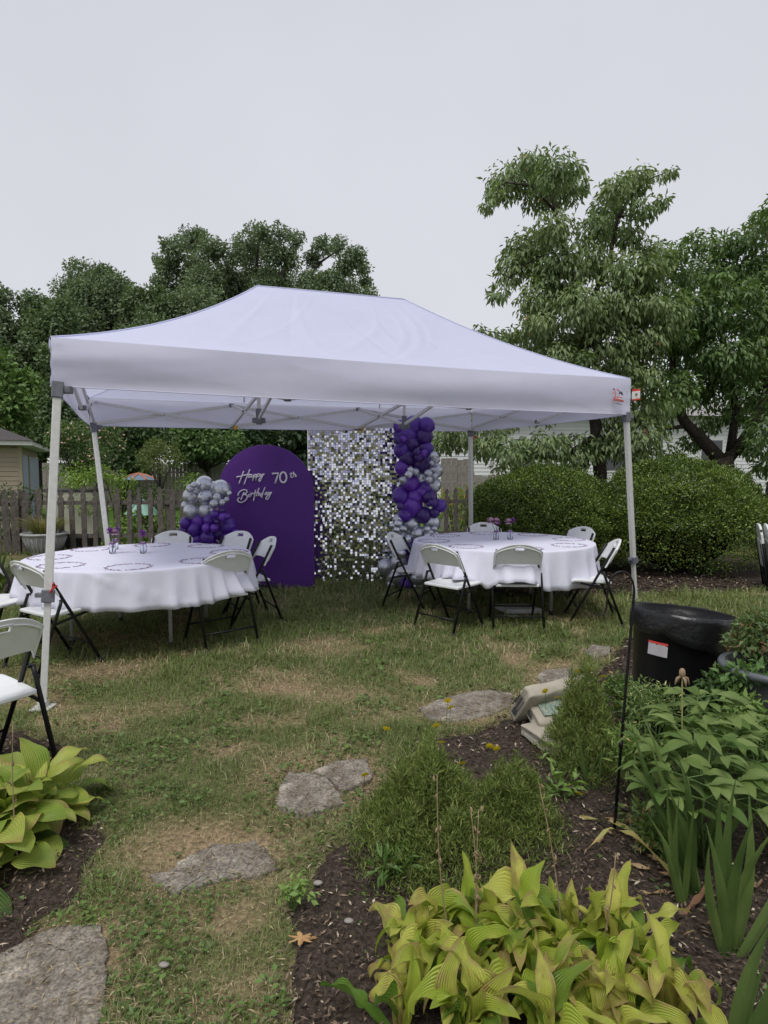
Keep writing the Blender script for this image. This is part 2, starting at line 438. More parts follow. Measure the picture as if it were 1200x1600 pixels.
_bp = _N.new('ShaderNodeBump'); _bp.inputs['Strength'].default_value = 1; _bp.inputs['Distance'].default_value = .005; _L.new(_n3.outputs['Fac'], _bp.inputs['Height'])
_bq = _N.new('ShaderNodeBump'); _bq.inputs['Strength'].default_value = .6; _bq.inputs['Distance'].default_value = .004; _L.new(_n2.outputs['Fac'], _bq.inputs['Height']); _L.new(_bp.outputs[0], _bq.inputs['Normal']); _L.new(_bq.outputs[0], _b.inputs['Normal'])
def stone(poly, h, label, k):
    bm = bmesh.new(); pts = []
    n = len(poly)
    for i in range(n):
        a = np.array(poly[i]); c = np.array(poly[(i + 1) % n])
        for t in (0, .25, .5, .75):
            p = a * (1 - t) + c * t; pts.append(p + (rng.random(2) - .5) * .018)
    c = np.mean(pts, 0); z0 = float(gz(c[0], c[1]))
    rings = [(1.0, -.03), (1.0, h * .7), (.985, h * .95), (.93, h), (.8, h + .001), (.6, h + .001), (.4, h), (.2, h)]
    V = []
    for (s, z) in rings:
        for p in pts:
            r = c + (p - c) * s; V.append((r[0] - c[0], r[1] - c[1], z0 + z + (float(fbm(r[0], r[1], 9, 70)) - .5) * .008 * (z > 0)))
    V.append((0, 0, z0 + h)); m = len(pts); F = []
    for i in range(len(rings) - 1):
        for j in range(m): F.append((i * m + j, i * m + (j + 1) % m, (i + 1) * m + (j + 1) % m, (i + 1) * m + j))
    for j in range(m): F.append(((len(rings) - 1) * m + j, (len(rings) - 1) * m + (j + 1) % m, len(V) - 1))
    mb = MB(); mb.add(V, F)
    o = obj('stepping_stone', mb, stonem, None, True, loc=(c[0], c[1], 0)); tag(o, label, 'stepping stone', 'stepping stones crossing the lawn')
for k, (s, h, lb) in enumerate(STONES): stone(STP[k], h * .6 + .004, lb, k)

# grass blades --------------------------------------------------------------------
def grass(n):
    y = 1.15 * (13.2 / 1.15) ** rng.random(n); x = (rng.random(n) * 2 - 1) * (y * .78 + .6)
    bvv = bare(x, y); s = inbeds(x, y)
    st = np.maximum.reduce([poly_sd(x, y, P) for P in STP])
    cl = fbm(x, y, 3.2, 81); pr = (1 - .72 * bvv) * (.45 + .9 * cl)
    k = (rng.random(n) < pr) & (st < -.005) & ((s < -.01) | (rng.random(n) < .012))
    x, y, bvv, cl = x[k], y[k], bvv[k], cl[k]; n = len(x)
    ws = np.clip(y / 3.0, .75, 5); tall = np.clip(.55 + 1.0 * fbm(x, y, 2.4, 90), .6, 1.6)
    h = (.022 + .03 * rng.random(n) ** 1.5) * tall * np.clip(y / 3.8, .7, 1.8) * (1 + 1.2 * np.clip(fbm(x, y, 4.5, 131) - .58, 0, 1) * 4) * np.clip(1.15 - bvv * .6, .5, 1.1)
    w = .0028 * ws * (.7 + .6 * rng.random(n))
    a = rng.random(n) * 6.283; ld = rng.random(n) ** .8 * 1.5 + .15
    sd_ = np.stack([np.cos(a), np.sin(a), 0 * a], 1); fw = np.stack([-np.sin(a), np.cos(a), 0 * a], 1)
    z0 = gz(x, y) - .004
    P = np.stack([x, y, z0], 1); up = np.array([0, 0, 1.0])
    V = np.empty((n, 5, 3)); W = w[:, None]; H = h[:, None]; Ld = ld[:, None]
    V[:, 0] = P - sd_ * W * .5; V[:, 1] = P + sd_ * W * .5
    M = P + up * H * .62 + fw * H * Ld * .35
    V[:, 2] = M + sd_ * W * .42; V[:, 3] = M - sd_ * W * .42
    V[:, 4] = P + up * H * (1 - .25 * Ld) + fw * H * Ld
    b = np.arange(n)[:, None] * 5
    F = np.concatenate([b + np.array([[0, 1, 2]]), b + np.array([[0, 2, 3]]), b + np.array([[3, 2, 4]])])
    g1 = np.array([.095, .145, .038]); g2 = np.array([.235, .275, .095]); dry = np.array([.48, .41, .245])
    big = fbm(x, y, .9, 95)[:, None]
    t = np.clip(rng.random((n, 1)) * .7 + (big - .5) * 1.3 + .15, 0, 1)
    C = g1 * (1 - t) + g2 * t
    pd = np.clip(.04 + .78 * bvv + (fbm(x, y, 2.6, 99) - .50) * 1.3, .03, .85)
    d = rng.random(n) < pd; C[d] = dry * (.55 + .6 * rng.random((d.sum(), 1)))
    return npmesh('grass', V.reshape(-1, 3), F, np.repeat(C, 5, axis=0), m=leafmat('grass_blade', .55, .22, spec=.3))
o = stuff(link('lawn_grass', grass(GRASS_N))); tag(o, 'short patchy green and straw coloured lawn grass', 'grass')

# clover and broad weeds in the lawn, densest near the viewer
def weeds(n):
    y = 1.15 * (6.5 / 1.15) ** (rng.random(n) ** 1.25); x = (rng.random(n) * 2 - 1) * (y * .75 + .4)
    g = fbm(x, y, 3.5, 110) + np.clip((3.2 - y) * .06, -.12, .14)
    s = inbeds(x, y); st = np.maximum.reduce([poly_sd(x, y, P) for P in STP])
    k = (g > .535) & (st < 0) & ((s < -.02) | ((rng.random(n) < .06))) & (bare(x, y) < .75)
    x, y = x[k], y[k]; n = len(x); a = rng.random(n) * 6.283
    D = np.stack([np.cos(a), np.sin(a), rng.normal(size=n) * .35 + .15], 1); Nm = rv(n, .35); Nm[:, 2] += 1
    P = np.stack([x, y, gz(x, y) + .006 + .028 * rng.random(n)], 1)
    C = np.array([.10, .17, .045]) * (.5 + .9 * rng.random((n, 1))) + np.array([.03, .03, 0]) * rng.random((n, 1))
    L_ = (.012 + .022 * rng.random(n) ** 2) * np.clip(y / 2.6, .9, 2)
    return leaves('weeds', P, D, Nm, L_, L_ * .6, C, leafmat('weed_leaf', .5, .25), bend=.2, fold=.12)
o = stuff(link('clover_patches', weeds(50000))); tag(o, 'low broad leaved weeds and clover mixed into the lawn', 'weeds')
# dead leaves and straw on the lawn
def litter(n):
    y = 1.15 * (8 / 1.15) ** rng.random(n); x = (rng.random(n) * 2 - 1) * (y * .75 + .4); kk = (rng.random(n) < .12 + 1.1 * bare(x, y)) & (inbeds(x, y) < 0); x, y = x[kk], y[kk]; n = len(x); a = rng.random(n) * 6.283
    D = np.stack([np.cos(a), np.sin(a), rng.normal(size=n) * .15 + .1], 1); Nm = rv(n, .4); Nm[:, 2] += 1
    P = np.stack([x, y, gz(x, y) + .012 + .02 * rng.random(n)], 1)
    C = np.array([.38, .31, .19]) * (.5 + .8 * rng.random((n, 1)))
    L_ = (.012 + .035 * rng.random(n) ** 2); 
    return leaves('litter', P, D, Nm, L_ * np.clip(y / 3, .8, 1.6), .0025 + .002 * np.clip(y / 3, .8, 2), C, leafmat('dry_straw', .8, .1), bend=.2)
o = stuff(link('dry_litter', litter(26000))); tag(o, 'dry straw and leaf bits scattered over the ground', 'leaf litter')
# =================================================================== CANOPY
fab = mat('white_polyester', (.765, .785, .965), .75, c2=(.75, .77, .95), scale=3, trans=.38, spec=.2, bump=.45, bscale=4)
valm = mat('white_polyester_valance', (.79, .79, .93), .75, c2=(.775, .775, .91), scale=3, trans=.34, spec=.2, bump=.5, bscale=6)
steel = mat('white_powder_steel', (.62, .62, .60), .35, c2=(.55, .55, .53), scale=30, spec=.5)
greyp = mat('grey_plastic', (.16, .165, .19), .45, c2=(.12, .125, .15), scale=30)
redp = mat('red_cord', (.6, .05, .04), .6)
yelp = mat('yellow_clip', (.75, .42, .06), .5)
FLt, FRt, BRt, BLt = [np.array(at(82, 603, 4.05)), np.array(at(983, 648, 6.9)), np.array(at(737, 674, 9.0)), np.array(at(141, 665, 6.9))]
FLf, FRf, BRf, BLf = [gp(67, 1108), gp(997, 938), np.array([1.32, 9.03, 0]), np.array([-3.02, 6.68, 0])]
for f in (FLf, FRf, BRf, BLf): f[2] = float(gz(f[0], f[1]))
cen = (FLt + FRt + BRt + BLt) / 4
canopy = thing('canopy_tent', 'large white pop-up canopy tent with peaked roof over the two round tables', 'canopy tent', (cen[0], cen[1], 0))
CO = np.array([cen[0], cen[1], 0.0])
def L_(p): return np.asarray(p, float) - CO
VH = [.315, .40, .33, .31]
cb = [FLt, FRt, BRt, BLt]                             # bottom of valance
ct = [p + np.array([0, 0, h]) for p, h in zip(cb, VH)]  # eave corners
mL = (cb[0] + cb[3]) / 2; mR = (cb[1] + cb[2]) / 2
R1 = mL + (mR - mL) * .31; R1 = np.array([R1[0], R1[1], 0]); R1 = at(402, 447, R1[1])
R2 = mL + (mR - mL) * .62; R2 = at(632, 468, R2[1])
def g(t): return t - .42 * t * (1 - t)
CREASES = [(.86, -.42, .016, .012), (.78, -.36, .012, .010), (.70, -.40, .012, .012), (.94, -.50, .010, .010), (.25, .12, .010, .012), (.45, .02, .009, .010), (.12, .06, .010, .012), (.60, -.10, .008, .010), (.35, -.2, .007, .009)]
def face(A, B, P, Q, nu=150, nv=60):
    V = np.zeros((nu + 1, nv + 1, 3))
    for i in range(nu + 1):
        s = i / nu; e = A + (B - A) * s; r = P + (Q - P) * s
        e = e + np.array([0, 0, -.018 * math.sin(math.pi * s)])
        for j in range(nv + 1):
            t = j / nv; p = e + (r - e) * t; p[2] = e[2] + (r[2] - e[2]) * g(t)
            w = math.sin(math.pi * s) * math.sin(math.pi * t)
            p[2] += (float(fbm(s * 3 + t, t * 1.5, 1.5, 7)) - .5) * .06 * w + .010 * math.sin(14 * s + 5 * t) * w - .014 * math.exp(-abs((s * 5 + .3 * t) % 1 - .5) * 30) * w + .012 * abs(math.sin(9 * s - 7 * t)) * w
            for (s0, b_, am, wd) in CREASES: p[2] += am * math.exp(-((s - s0 - b_ * (1 - t)) / wd) ** 2) * math.sin(math.pi * min(1, t * 1.05)) ** .7 * (t < .97)
            V[i, j] = p
    i, j = np.meshgrid(np.arange(nu), np.arange(nv), indexing='ij'); q = (i * (nv + 1) + j).ravel()
    return V.reshape(-1, 3), np.stack([q, q + nv + 1, q + nv + 2, q + 1], 1)
Vs, Fs, o_ = [], [], 0
for (A, B, P, Q) in ((ct[0], ct[1], R1, R2), (ct[1], ct[2], R2, R2), (ct[2], ct[3], R2, R1), (ct[3], ct[0], R1, R1)):
    v, f = face(A, B, P, Q); Vs.append(v - CO); Fs.append(f + o_); o_ += len(v)
link('roof_cover', npmesh('roof_cover', np.concatenate(Vs), np.concatenate(Fs), None, True, fab), canopy)
# hip seams
mb = MB()
for c, r in ((ct[0], R1), (ct[3], R1), (ct[1], R2), (ct[2], R2)):
    pts = []
    for k in range(17):
        t = k / 16; p = c + (r - c) * t; p[2] = c[2] + (r[2] - c[2]) * g(t) + .004; pts.append(L_(p))
    mb.tube(pts, .006, 6)
mb.tube([L_(R1) + [0, 0, .004], L_(R2) + [0, 0, .004]], .006, 6)
obj('seam_piping', mb, fab, canopy, True)
def valance(a, b, ca, cb_, k):
    nu, nv = 90, 12; V = np.zeros((nu + 1, nv + 1, 3)); d = unit((b - a) * [1, 1, 0]); nrmv = np.array([d[1], -d[0], 0])
    for i in range(nu + 1):
        s = i / nu; top = ca + (cb_ - ca) * s + np.array([0, 0, -.018 * math.sin(math.pi * s)]); bot = a + (b - a) * s + np.array([0, 0, -.012 * math.sin(math.pi * s)])
        edge = math.exp(-min(s, 1 - s) * 26)
        for j in range(nv + 1):
            t = j / nv; p = top + (bot - top) * t
            off = (.020 * math.sin(math.pi * min(1, t * 1.15)) * (1 - .6 * edge) * (.2 + 1.4 * float(vnoise(s * 6, t * 1.6, 1, 3 + k)))) - .006 * t + .006 * float(abs(vnoise(s * 14 + t * 2, t * 3, 1, 12 + k) - .5))
            off += .004 * edge * math.sin(t * 17 + 3 * s * 8) + .006 * math.sin(s * 9 + t * 5)
            V[i, j] = p + nrmv * (off + .01)
    i, j = np.meshgrid(np.arange(nu), np.arange(nv), indexing='ij'); q = (i * (nv + 1) + j).ravel()
    v = link('valance', npmesh('valance', V.reshape(-1, 3) - CO, np.stack([q, q + nv + 1, q + nv + 2, q + 1], 1), None, True, valm), canopy)
    mb = MB(); pts = [L_(V[i, nv] ) for i in range(0, nu + 1, 3)]
    mb.tube([V[i, nv] - CO for i in range(0, nu + 1, 3)], .0045, 6)
    obj('hem', mb, valm, v, True)
for k in range(4): valance(cb[k], cb[(k + 1) % 4], ct[k], ct[(k + 1) % 4], k)
# front edge seam under roof + logo
lo = at(965, 623, 6.83); d = unit((cb[1] - cb[0]) * [1, 1, 0]); nv_ = np.array([d[1], -d[0], 0])
lo = cb[0] + (cb[1] - cb[0]) * .955; lo = np.array([lo[0], lo[1], 0]) + np.array([0, 0, FRt[2] + .185]) + nv_ * .062
logo = MB()
def LP(u, w): return L_(lo + d * u + np.array([0, 0, w]))
def ribbon(mb, pts, r, mi): mb.tube([LP(*p) for p in pts], r, 4, mi)
ribbon(logo, [(-.095, .02), (-.03, .075), (.05, .02)], .006, 0)
ribbon(logo, [(-.05, .035), (-.05, -.02)], .004, 0)
ribbon(logo, [(-.085, -.03), (.075, -.045)], .006, 0)
ribbon(logo, [(-.085, -.045), (.08, -.058)], .006, 0)
for i in range(6): ribbon(logo, [(-.07 + i * .022, -.005), (-.067 + i * .022, -.022), (-.058 + i * .022, -.008)], .003, 0)
ribbon(logo, [(.01, .03), (.035, .045), (.06, .02)], .011, 1)
ribbon(logo, [(-.085, .075), (-.075, .06)], .009, 1)
ribbon(logo, [(-.05, -.078), (.06, -.09)], .003, 1)
obj('logo', logo, [mat('logo_red', (.62, .12, .08), .6), mat('logo_dark', (.03, .05, .10), .6)], canopy)
# small red and white care tag sticking out at the corner
tb = MB(); t0 = cb[1] + np.array([.035, .02, .26])
tb.add([L_(t0), L_(t0 + [.10, .02, .012]), L_(t0 + [.105, .03, .035]), L_(t0 + [0, 0, .03])], [(0, 1, 2, 3)], 0)
tb.add([L_(t0 + [0, 0, -.085]), L_(t0 + [.10, .02, -.07]), L_(t0 + [.10, .02, .012]), L_(t0)], [(0, 1, 2, 3)], 1)
tb.add([L_(t0 + [0, -.002, -.10]), L_(t0 + [.11, .02, -.085]), L_(t0 + [.10, .02, -.07]), L_(t0 + [0, 0, -.085])], [(0, 1, 2, 3)], 0)
tb.box(L_(t0 + [.05, 0, -.03]), (.02, .004, .02), mi=2)
o = obj('care_tag', tb, [mat('tag_red', (.55, .04, .03), .6), mat('tag_white', (.75, .73, .7), .6), mat('tag_print', (.05, .03, .03), .6)], canopy)
s_ = o.modifiers.new('solid', 'SOLIDIFY'); s_.thickness = .002
# legs
def leg(top, foot, zc, k):
    top = top.copy(); top[2] += .02
    sz = .052; zt = top[2]; dirv = (top - foot) / (top[2] - foot[2])
    P = lambda z: L_(foot + dirv * (z - foot[2]))
    mb = MB(); mb.bar(P(zc - .05), P(zt), sz, sz, up=(d[0], d[1], 0.0)); l = obj('leg', mb, steel, canopy, bevel=.006)
    m2 = MB(); m2.bar(P(foot[2] + .01), P(zc), sz * .78, sz * .78, up=(d[0], d[1], 0.0)); obj('inner_tube', m2, steel, l, bevel=.004)
    m3 = MB(); m3.bar(P(zc - .05), P(zc + .03), sz * 1.5, sz * 1.5, up=(d[0], d[1], 0.0)); m3.box(P(zc) + np.array([-.045, -.02, 0]), (.05, .03, .03)); obj('height_clamp', m3, greyp, l, bevel=.006)
    m4 = MB(); m4.box(P(foot[2] + .008), (.12, .12, .012)); m4.box(P(foot[2] + .03), (.05, .05, .04)); obj('foot_plate', m4, steel, l, bevel=.003)
    m5 = MB(); m5.bar(P(zt - .10), P(zt + .01), sz * 1.35, sz * 1.35, up=(d[0], d[1], 0.0)); m5.box(P(zt - .04) + np.array([.05, .02, 0]), (.07, .05, .05)); obj('corner_bracket', m5, greyp, l, bevel=.006)
    if k in (0, 2):
        m6 = MB(); q = P(zc + .03 if k == 0 else zt - .13)
        m6.tube([q + [.035, -.03, 0], q + [.05, -.04, .02], q + [.06, -.05, .05]], .006, 6); m6.tube([q + [.03, -.04, -.01], q + [.055, -.045, .015], q + [.08, -.04, .035]], .006, 6)
        obj('red_pull', m6, redp, l)
for k, (t_, f_, zc) in enumerate(((FLt, FLf, .72), (FRt, FRf, .50), (BRt, BRf, .5), (BLt, BLf, .5))):
    q = t_.copy(); ins = unit((cen - t_) * [1, 1, 0]) * .035; leg(q + ins, f_ + (ins if k in (1, 2, 3) else 0), zc, k)
# scissor trusses
def bar_obj(name, p, q, w=.024, h=.034, m=None): 
    mb = MB(); mb.bar(L_(p), L_(q), w, h); return obj(name, mb, m or steel, canopy, bevel=.003)
def joint(p, s=(.05, .05, .05), m=None):
    mb = MB(); mb.box(L_(p), s); return obj('truss_joint', mb, m or greyp, canopy, bevel=.006)
def truss(A, B, za, zb, ts, zlo=-.0, dz=.27, inward=None):
    inward = np.zeros(3) if inward is None else inward; nodes = []
    for t in ts:
        p = A + (B - A) * t + inward; p = np.array([p[0], p[1], za + (zb - za) * t + zlo]); nodes.append(p)
    H = np.array([0, 0, dz])
    for i in range(len(nodes) - 1):
        a, b = nodes[i], nodes[i + 1]; off = np.array([0, .016, 0])
        bar_obj('truss_bar', a + off, b + H + off); bar_obj('truss_bar', a + H - off, b - off)
        joint((a + b + H) / 2, (.035, .05, .035))
    for n_ in nodes[1:-1]: joint(n_, (.055, .055, .045)); joint(n_ + H, (.055, .055, .045))
    return nodes
iF = unit((cen - (cb[0] + cb[1]) / 2) * [1, 1, 0]) * .05; iB = -iF
iL = unit((cen - (cb[0] + cb[3]) / 2) * [1, 1, 0]) * .05; iR = -iL
nF = truss(cb[0], cb[1], cb[0][2], cb[1][2], (0, .29, .61, 1), .0, .25, iF)
nB = truss(cb[3], cb[2], cb[3][2], cb[2][2], (0, .31, .64, 1), .015, .25, iB)
truss(cb[0], cb[3], cb[0][2], cb[3][2], (0, .5, 1), .03, .24, iL)
truss(cb[1], cb[2], cb[1][2], cb[2][2], (0, .5, 1), .03, .24, iR)
for (a, b, r) in ((nF[1], nB[1], R1), (nF[2], nB[2], R2)):
    c = np.array([r[0], r[1], 0]); zb = 2.06
    H = np.array([0, 0, .25])
    for q in (a, b):
        m_ = np.array([c[0], c[1], zb])
        bar_obj('truss_bar', q, m_ + H); bar_obj('truss_bar', q + H, m_)
        joint((q + m_ + H) / 2, (.035, .04, .035))
        bar_obj('roof_strut', (q + m_) / 2 + H * .9, np.array([c[0], c[1], r[2] - .35]) * .55 + (q + H) * .45, .018, .018)
    bar_obj('peak_post', [c[0], c[1], zb - .02], [c[0], c[1], r[2] - .03], .034, .034)
    mb = MB(); mb.bar(L_([c[0], c[1], zb - .06]), L_([c[0], c[1], zb + .10]), .055, .055); mb.box(L_([c[0], c[1], zb - .02]), (.13, .06, .05)); obj('peak_slider', mb, greyp, canopy, bevel=.006)
for q in (nF[1] + [-.10, -.02, .05], nF[2] + [-.10, -.02, .05], nB[1] + [.05, -.03, -.02], nB[2] + [.05, -.03, .0]):
    mb = MB(); mb.box(L_(q), (.05, .03, .04)); obj('pull_clip', mb, yelp, canopy, bevel=.006)

# =================================================================== TABLES
clothm = mat('white_tablecloth', (.80, .80, .91), .85, c2=(.77, .77, .88), scale=8, trans=.15, spec=.15, bump=.15, bscale=25)
plast = mat('white_moulded_plastic', (.74, .76, .755), .42, c2=(.70, .72, .715), scale=15, bump=.06, bscale=300)
blackst = mat('black_painted_steel', (.006, .006, .007), .4, c2=(.011, .011, .012), scale=40, spec=.3)
graysteel = mat('grey_table_leg', (.42, .42, .41), .4)
rubber = mat('black_rubber', (.015, .015, .015), .8)
TZ = .745
def table(c, r, hem, label, clabel, seatdirs, la, seed):
    t = thing('round_table', label, 'table', (c[0], c[1], 0), 0, None)
    mb = MB(); mb.lathe([(0, TZ - .006), (r - .04, TZ - .006), (r - .03, TZ - .012), (r - .03, TZ - .045), (r - .045, TZ - .05), (0, TZ - .05)], 48); obj('tabletop', mb, plast, t, True)
    for k in range(4):
        a = la + k * math.pi / 2; x, y = .62 * math.cos(a), .62 * math.sin(a)
        z0 = float(gz(c[0] + x, c[1] + y))
        mb = MB(); mb.tube([(x, y, z0 + .03), (x, y, TZ - .055)], .016, 10); l = obj('leg', mb, graysteel, t, True)
        mb = MB(); mb.tube([(x, y, z0 - .005), (x, y, z0 + .045)], .021, 10); obj('rubber_foot', mb, rubber, l, True)
    for s in (0, 2):
        a0 = la + s * math.pi / 2; a1 = a0 + math.pi / 2
        mb = MB(); mb.tube([(.62 * math.cos(a0), .62 * math.sin(a0), .35), (.62 * math.cos(a1), .62 * math.sin(a1), .35)], .011, 8); obj('crossbar', mb, graysteel, t, True)
    nt_, rad = 240, []
    V = [(0, 0, TZ)]; F = []
    rings = [.12, .3, .5, .7, .85, .95, .985]
    drop = [0, .012, .03, .06, .10, .16, .22, .28, .34, .40]
    for s in rings:
        for j in range(nt_):
            a = 2 * math.pi * j / nt_; V.append((r * s * math.cos(a), r * s * math.sin(a), TZ + .0015 * math.sin(s * 9 + a * 3)))
    nr = len(rings)
    for dd in drop:
        for j in range(nt_):
            a = 2 * math.pi * j / nt_
            hm = hem[0] + hem[1] * math.cos(a - hem[2]) + .018 * (float(vnoise(math.cos(a) * 4 + 9, math.sin(a) * 4, 1, seed)) - .5)
            f = dd / .40; z = TZ - .004 - hm * f
            fold = (.5 + .5 * math.sin(a * 34 + 3.2 * math.sin(a * 5 + seed))) ** 2 * .06 + .03 * (float(vnoise(math.cos(a) * 6, math.sin(a) * 6 + 3, 1, seed + 4)) - .5)
            rr = r + .012 * math.sqrt(f) + fold * f * .9 + .02 * f
            if seed == 3: rr += .022 * math.exp(-((((a + math.pi) % (2 * math.pi) - math.pi) - (-1.62 + f * .75)) / .022) ** 2) * min(1, f * 6)
            for (sa, zs, reach) in seatdirs:
                da = abs((a - sa + math.pi) % (2 * math.pi) - math.pi)
                w = max(0, 1 - (da / .235) ** 2) ** .5 if da < .235 else 0
                if w > 0:
                    z = z * (1 - w) + max(z, TZ - .004 - (TZ - zs) * f) * w
                    rr += w * reach * f ** 1.5 * (.8 + .4 * math.sin(a * 40))
            V.append((rr * math.cos(a), rr * math.sin(a), z))
    for j in range(nt_): F.append((0, 1 + j, 1 + (j + 1) % nt_))
    for i in range(nr + len(drop) - 1):
        for j in range(nt_):
            j2 = (j + 1) % nt_; F.append((1 + i * nt_ + j, 1 + (i + 1) * nt_ + j, 1 + (i + 1) * nt_ + j2, 1 + i * nt_ + j2))
    mb = MB(); mb.add(V, F); o = obj('tablecloth', mb, clothm, None, True, loc=(c[0], c[1], 0))
    so_ = o.modifiers.new('solid', 'SOLIDIFY'); so_.thickness = .0015; so_.offset = 1
    tag(o, clabel, 'tablecloth')
    return t
TL = np.array([-2.25, 5.62]); TR = np.array([1.34, 6.85])
# =================================================================== CHAIRS
def make_chair():
    t = thing('folding_chair', 'white folding chair', 'folding chair')
    def A(z): return -.215 + (.84 - z) * (.455 / .84)
    # front leg tubes run up into the backrest
    for s in (-1, 1):
        x = s * .215
        mb = MB(); mb.tube([(x, A(0.012), .012), (x, A(.40), .40), (x * .985, A(.66), .66), (x * .95, A(.78) , .78)], .0125, 8); l = obj('front_leg', mb, blackst, t, True)
        mb = MB(); mb.tube([(x, A(-.0), 0), (x, A(.04), .04)], .0165, 8); obj('rubber_foot', mb, rubber, l, True)
        x2 = s * .238
        mb = MB(); mb.tube([(x2, -.275, .012), (x2, -.095, .50), (x2, -.08, .545)], .0125, 8); l = obj('rear_leg', mb, blackst, t, True)
        mb = MB(); mb.tube([(x2, -.279, 0), (x2, -.265, .04)], .0165, 8); obj('rubber_foot', mb, rubber, l, True)
        mb = MB(); mb.bar((s * .226, A(.545) - .004, .545), (s * .226, -.085, .54), .03, .012); mb.bar((s * .222, .13, .425), (s * .234, -.145, .37), .008, .02); obj('side_link', mb, blackst, t)
    mb = MB(); mb.tube([(-.215, A(.17) , .17), (.215, A(.17), .17)], .009, 8); obj('front_crossbar', mb, blackst, t, True)
    mb = MB(); mb.tube([(-.238, -.225, .15), (.238, -.225, .15)], .009, 8); obj('rear_crossbar', mb, blackst, t, True)
    mb = MB(); mb.tube([(-.215, A(.43) - .02, .425), (.215, A(.43) - .02, .425)], .009, 8); obj('seat_crossbar', mb, blackst, t, True)
    # seat
    nx, ny = 22, 20; V = []; F = []
    def sp(u, v):
        y = -.165 + .40 * v; hw = .205 + .018 * min(1, v * 1.6)
        fr = max(0, (v - .82) / .18); hw *= 1 - .10 * fr ** 2.5
        x = u * hw; z = .445 + .02 * v - .016 * (1 - u * u) * math.sin(math.pi * min(1, v * 1.1)) - .022 * fr ** 2
        y -= .02 * u * u * fr
        return x, y, z
    for side in (0, 1):
        for i in range(nx + 1):
            for j in range(ny + 1):
                u = -1 + 2 * i / nx; v = j / ny; x, y, z = sp(u, v)
                if side: z -= .024
                V.append((x, y, z))
    n_ = (nx + 1) * (ny + 1)
    for i in range(nx):
        for j in range(ny):
            a = i * (ny + 1) + j; F.append((a, a + ny + 1, a + ny + 2, a + 1)); F.append((n_ + a, n_ + a + 1, n_ + a + ny + 2, n_ + a + ny + 1))
    bd = [i * (ny + 1) for i in range(nx + 1)] + [nx * (ny + 1) + j for j in range(1, ny + 1)] + [i * (ny + 1) + ny for i in range(nx - 1, -1, -1)] + [j for j in range(ny - 1, 0, -1)]
    for k in range(len(bd)): a, b_ = bd[k], bd[(k + 1) % len(bd)]; F.append((a, n_ + a, n_ + b_, b_))
    mb = MB(); mb.add(V, F); obj('seat', mb, plast, t, True, bevel=.005)
    # backrest: arched panel with a hand slot
    nx, nz = 30, 16; V = []; F = []; keep = {}
    def bpnt(u, v, th):
        top = .845 - .070 * abs(u) ** 2.6 - .01 * u * u; ex = max(0, abs(u) - .90) / .10
        bot = .635 - .055 * ex ** .8 + .006 * (1 - u * u)
        z = bot + (top - bot) * v
        hw = .232 - .022 * max(0, (z - .72) / .12) ** 2 * 1.0
        x = u * hw; yc = A(z) - .012 + .0 - .035 * (1 - u * u) * .9
        return (x, yc - th, z)
    for side in (0, 1):
        for i in range(nx + 1):
            for j in range(nz + 1):
                u = -1 + 2 * i / nx; v = j / nz
                V.append(bpnt(u, v, .020 * side))
    n_ = (nx + 1) * (nz + 1)
    def hole(i, j): return 12 <= i < 18 and 11 <= j < 14
    for i in range(nx):
        for j in range(nz):
            if hole(i, j): continue
            a = i * (nz + 1) + j; F.append((a + 1, a + nz + 2, a + nz + 1, a)); F.append((n_ + a, n_ + a + nz + 1, n_ + a + nz + 2, n_ + a + 1))
    def wall(seq):
        for k in range(len(seq)):
            a, b_ = seq[k], seq[(k + 1) % len(seq)]; F.append((a, b_, n_ + b_, n_ + a))
    bd = [i * (nz + 1) for i in range(nx + 1)] + [nx * (nz + 1) + j for j in range(1, nz + 1)] + [i * (nz + 1) + nz for i in range(nx - 1, -1, -1)] + [j for j in range(nz - 1, 0, -1)]
    wall(bd)
    hb = [i * (nz + 1) + 11 for i in range(12, 19)] + [18 * (nz + 1) + j for j in range(12, 15)] + [i * (nz + 1) + 14 for i in range(17, 11, -1)] + [12 * (nz + 1) + j for j in range(13, 11, -1)]
    wall(list(reversed(hb)))
    mb = MB(); mb.add(V, F); b_ = obj('backrest', mb, plast, t, True, bevel=.004)
    # rim of the hand slot and a moulded rib, on the rear face
    mb = MB()
    P = lambda u, v: Vector(bpnt(u, v, .024))
    loop = [P(-.2, 11 / 16), P(0, 11 / 16), P(.2, 11 / 16), P(.2, 14 / 16), P(0, 14 / 16), P(-.2, 14 / 16), P(-.2, 11 / 16)]
    mb.tube(loop, .0055, 6); obj('slot_rim', mb, plast, b_, True)
    mb = MB(); mb.tube([P(-.93, .05)] + [P(-.93 + .0 * k, .05 + .68 * k / 6) for k in range(1, 7)] + [P(-.9 + 1.8 * k / 16, .80 + .04 * math.sin(math.pi * k / 16)) for k in range(17)] + [P(.93, .73 - .68 * k / 6) for k in range(1, 7)], .005, 6); obj('moulded_rib', mb, plast, b_, True)
    return t
chair0 = make_chair(); _used = [False]
def chair(c, fdir, label, group='white folding chairs with black legs'):
    rz = math.atan2(fdir[1], fdir[0]) - math.pi / 2
    z = float(gz(c[0], c[1])) + .0
    if not _used[0]:
        _used[0] = True; chair0.location = (c[0], c[1], z); chair0.rotation_euler = (0, 0, rz); chair0['label'] = label; chair0['group'] = group; return chair0
    return dup(chair0, (c[0], c[1], z), rz, label, group)
def chair_rear(p1, p2, label):
    p1, p2 = np.array(p1[:2]), np.array(p2[:2]); dd = p2 - p1; f = unit([-dd[1], dd[0]])
    c = (p1 + p2) / 2 + f * .275; chair(c, f, label); return c, f
bpy.context.view_layer.update()
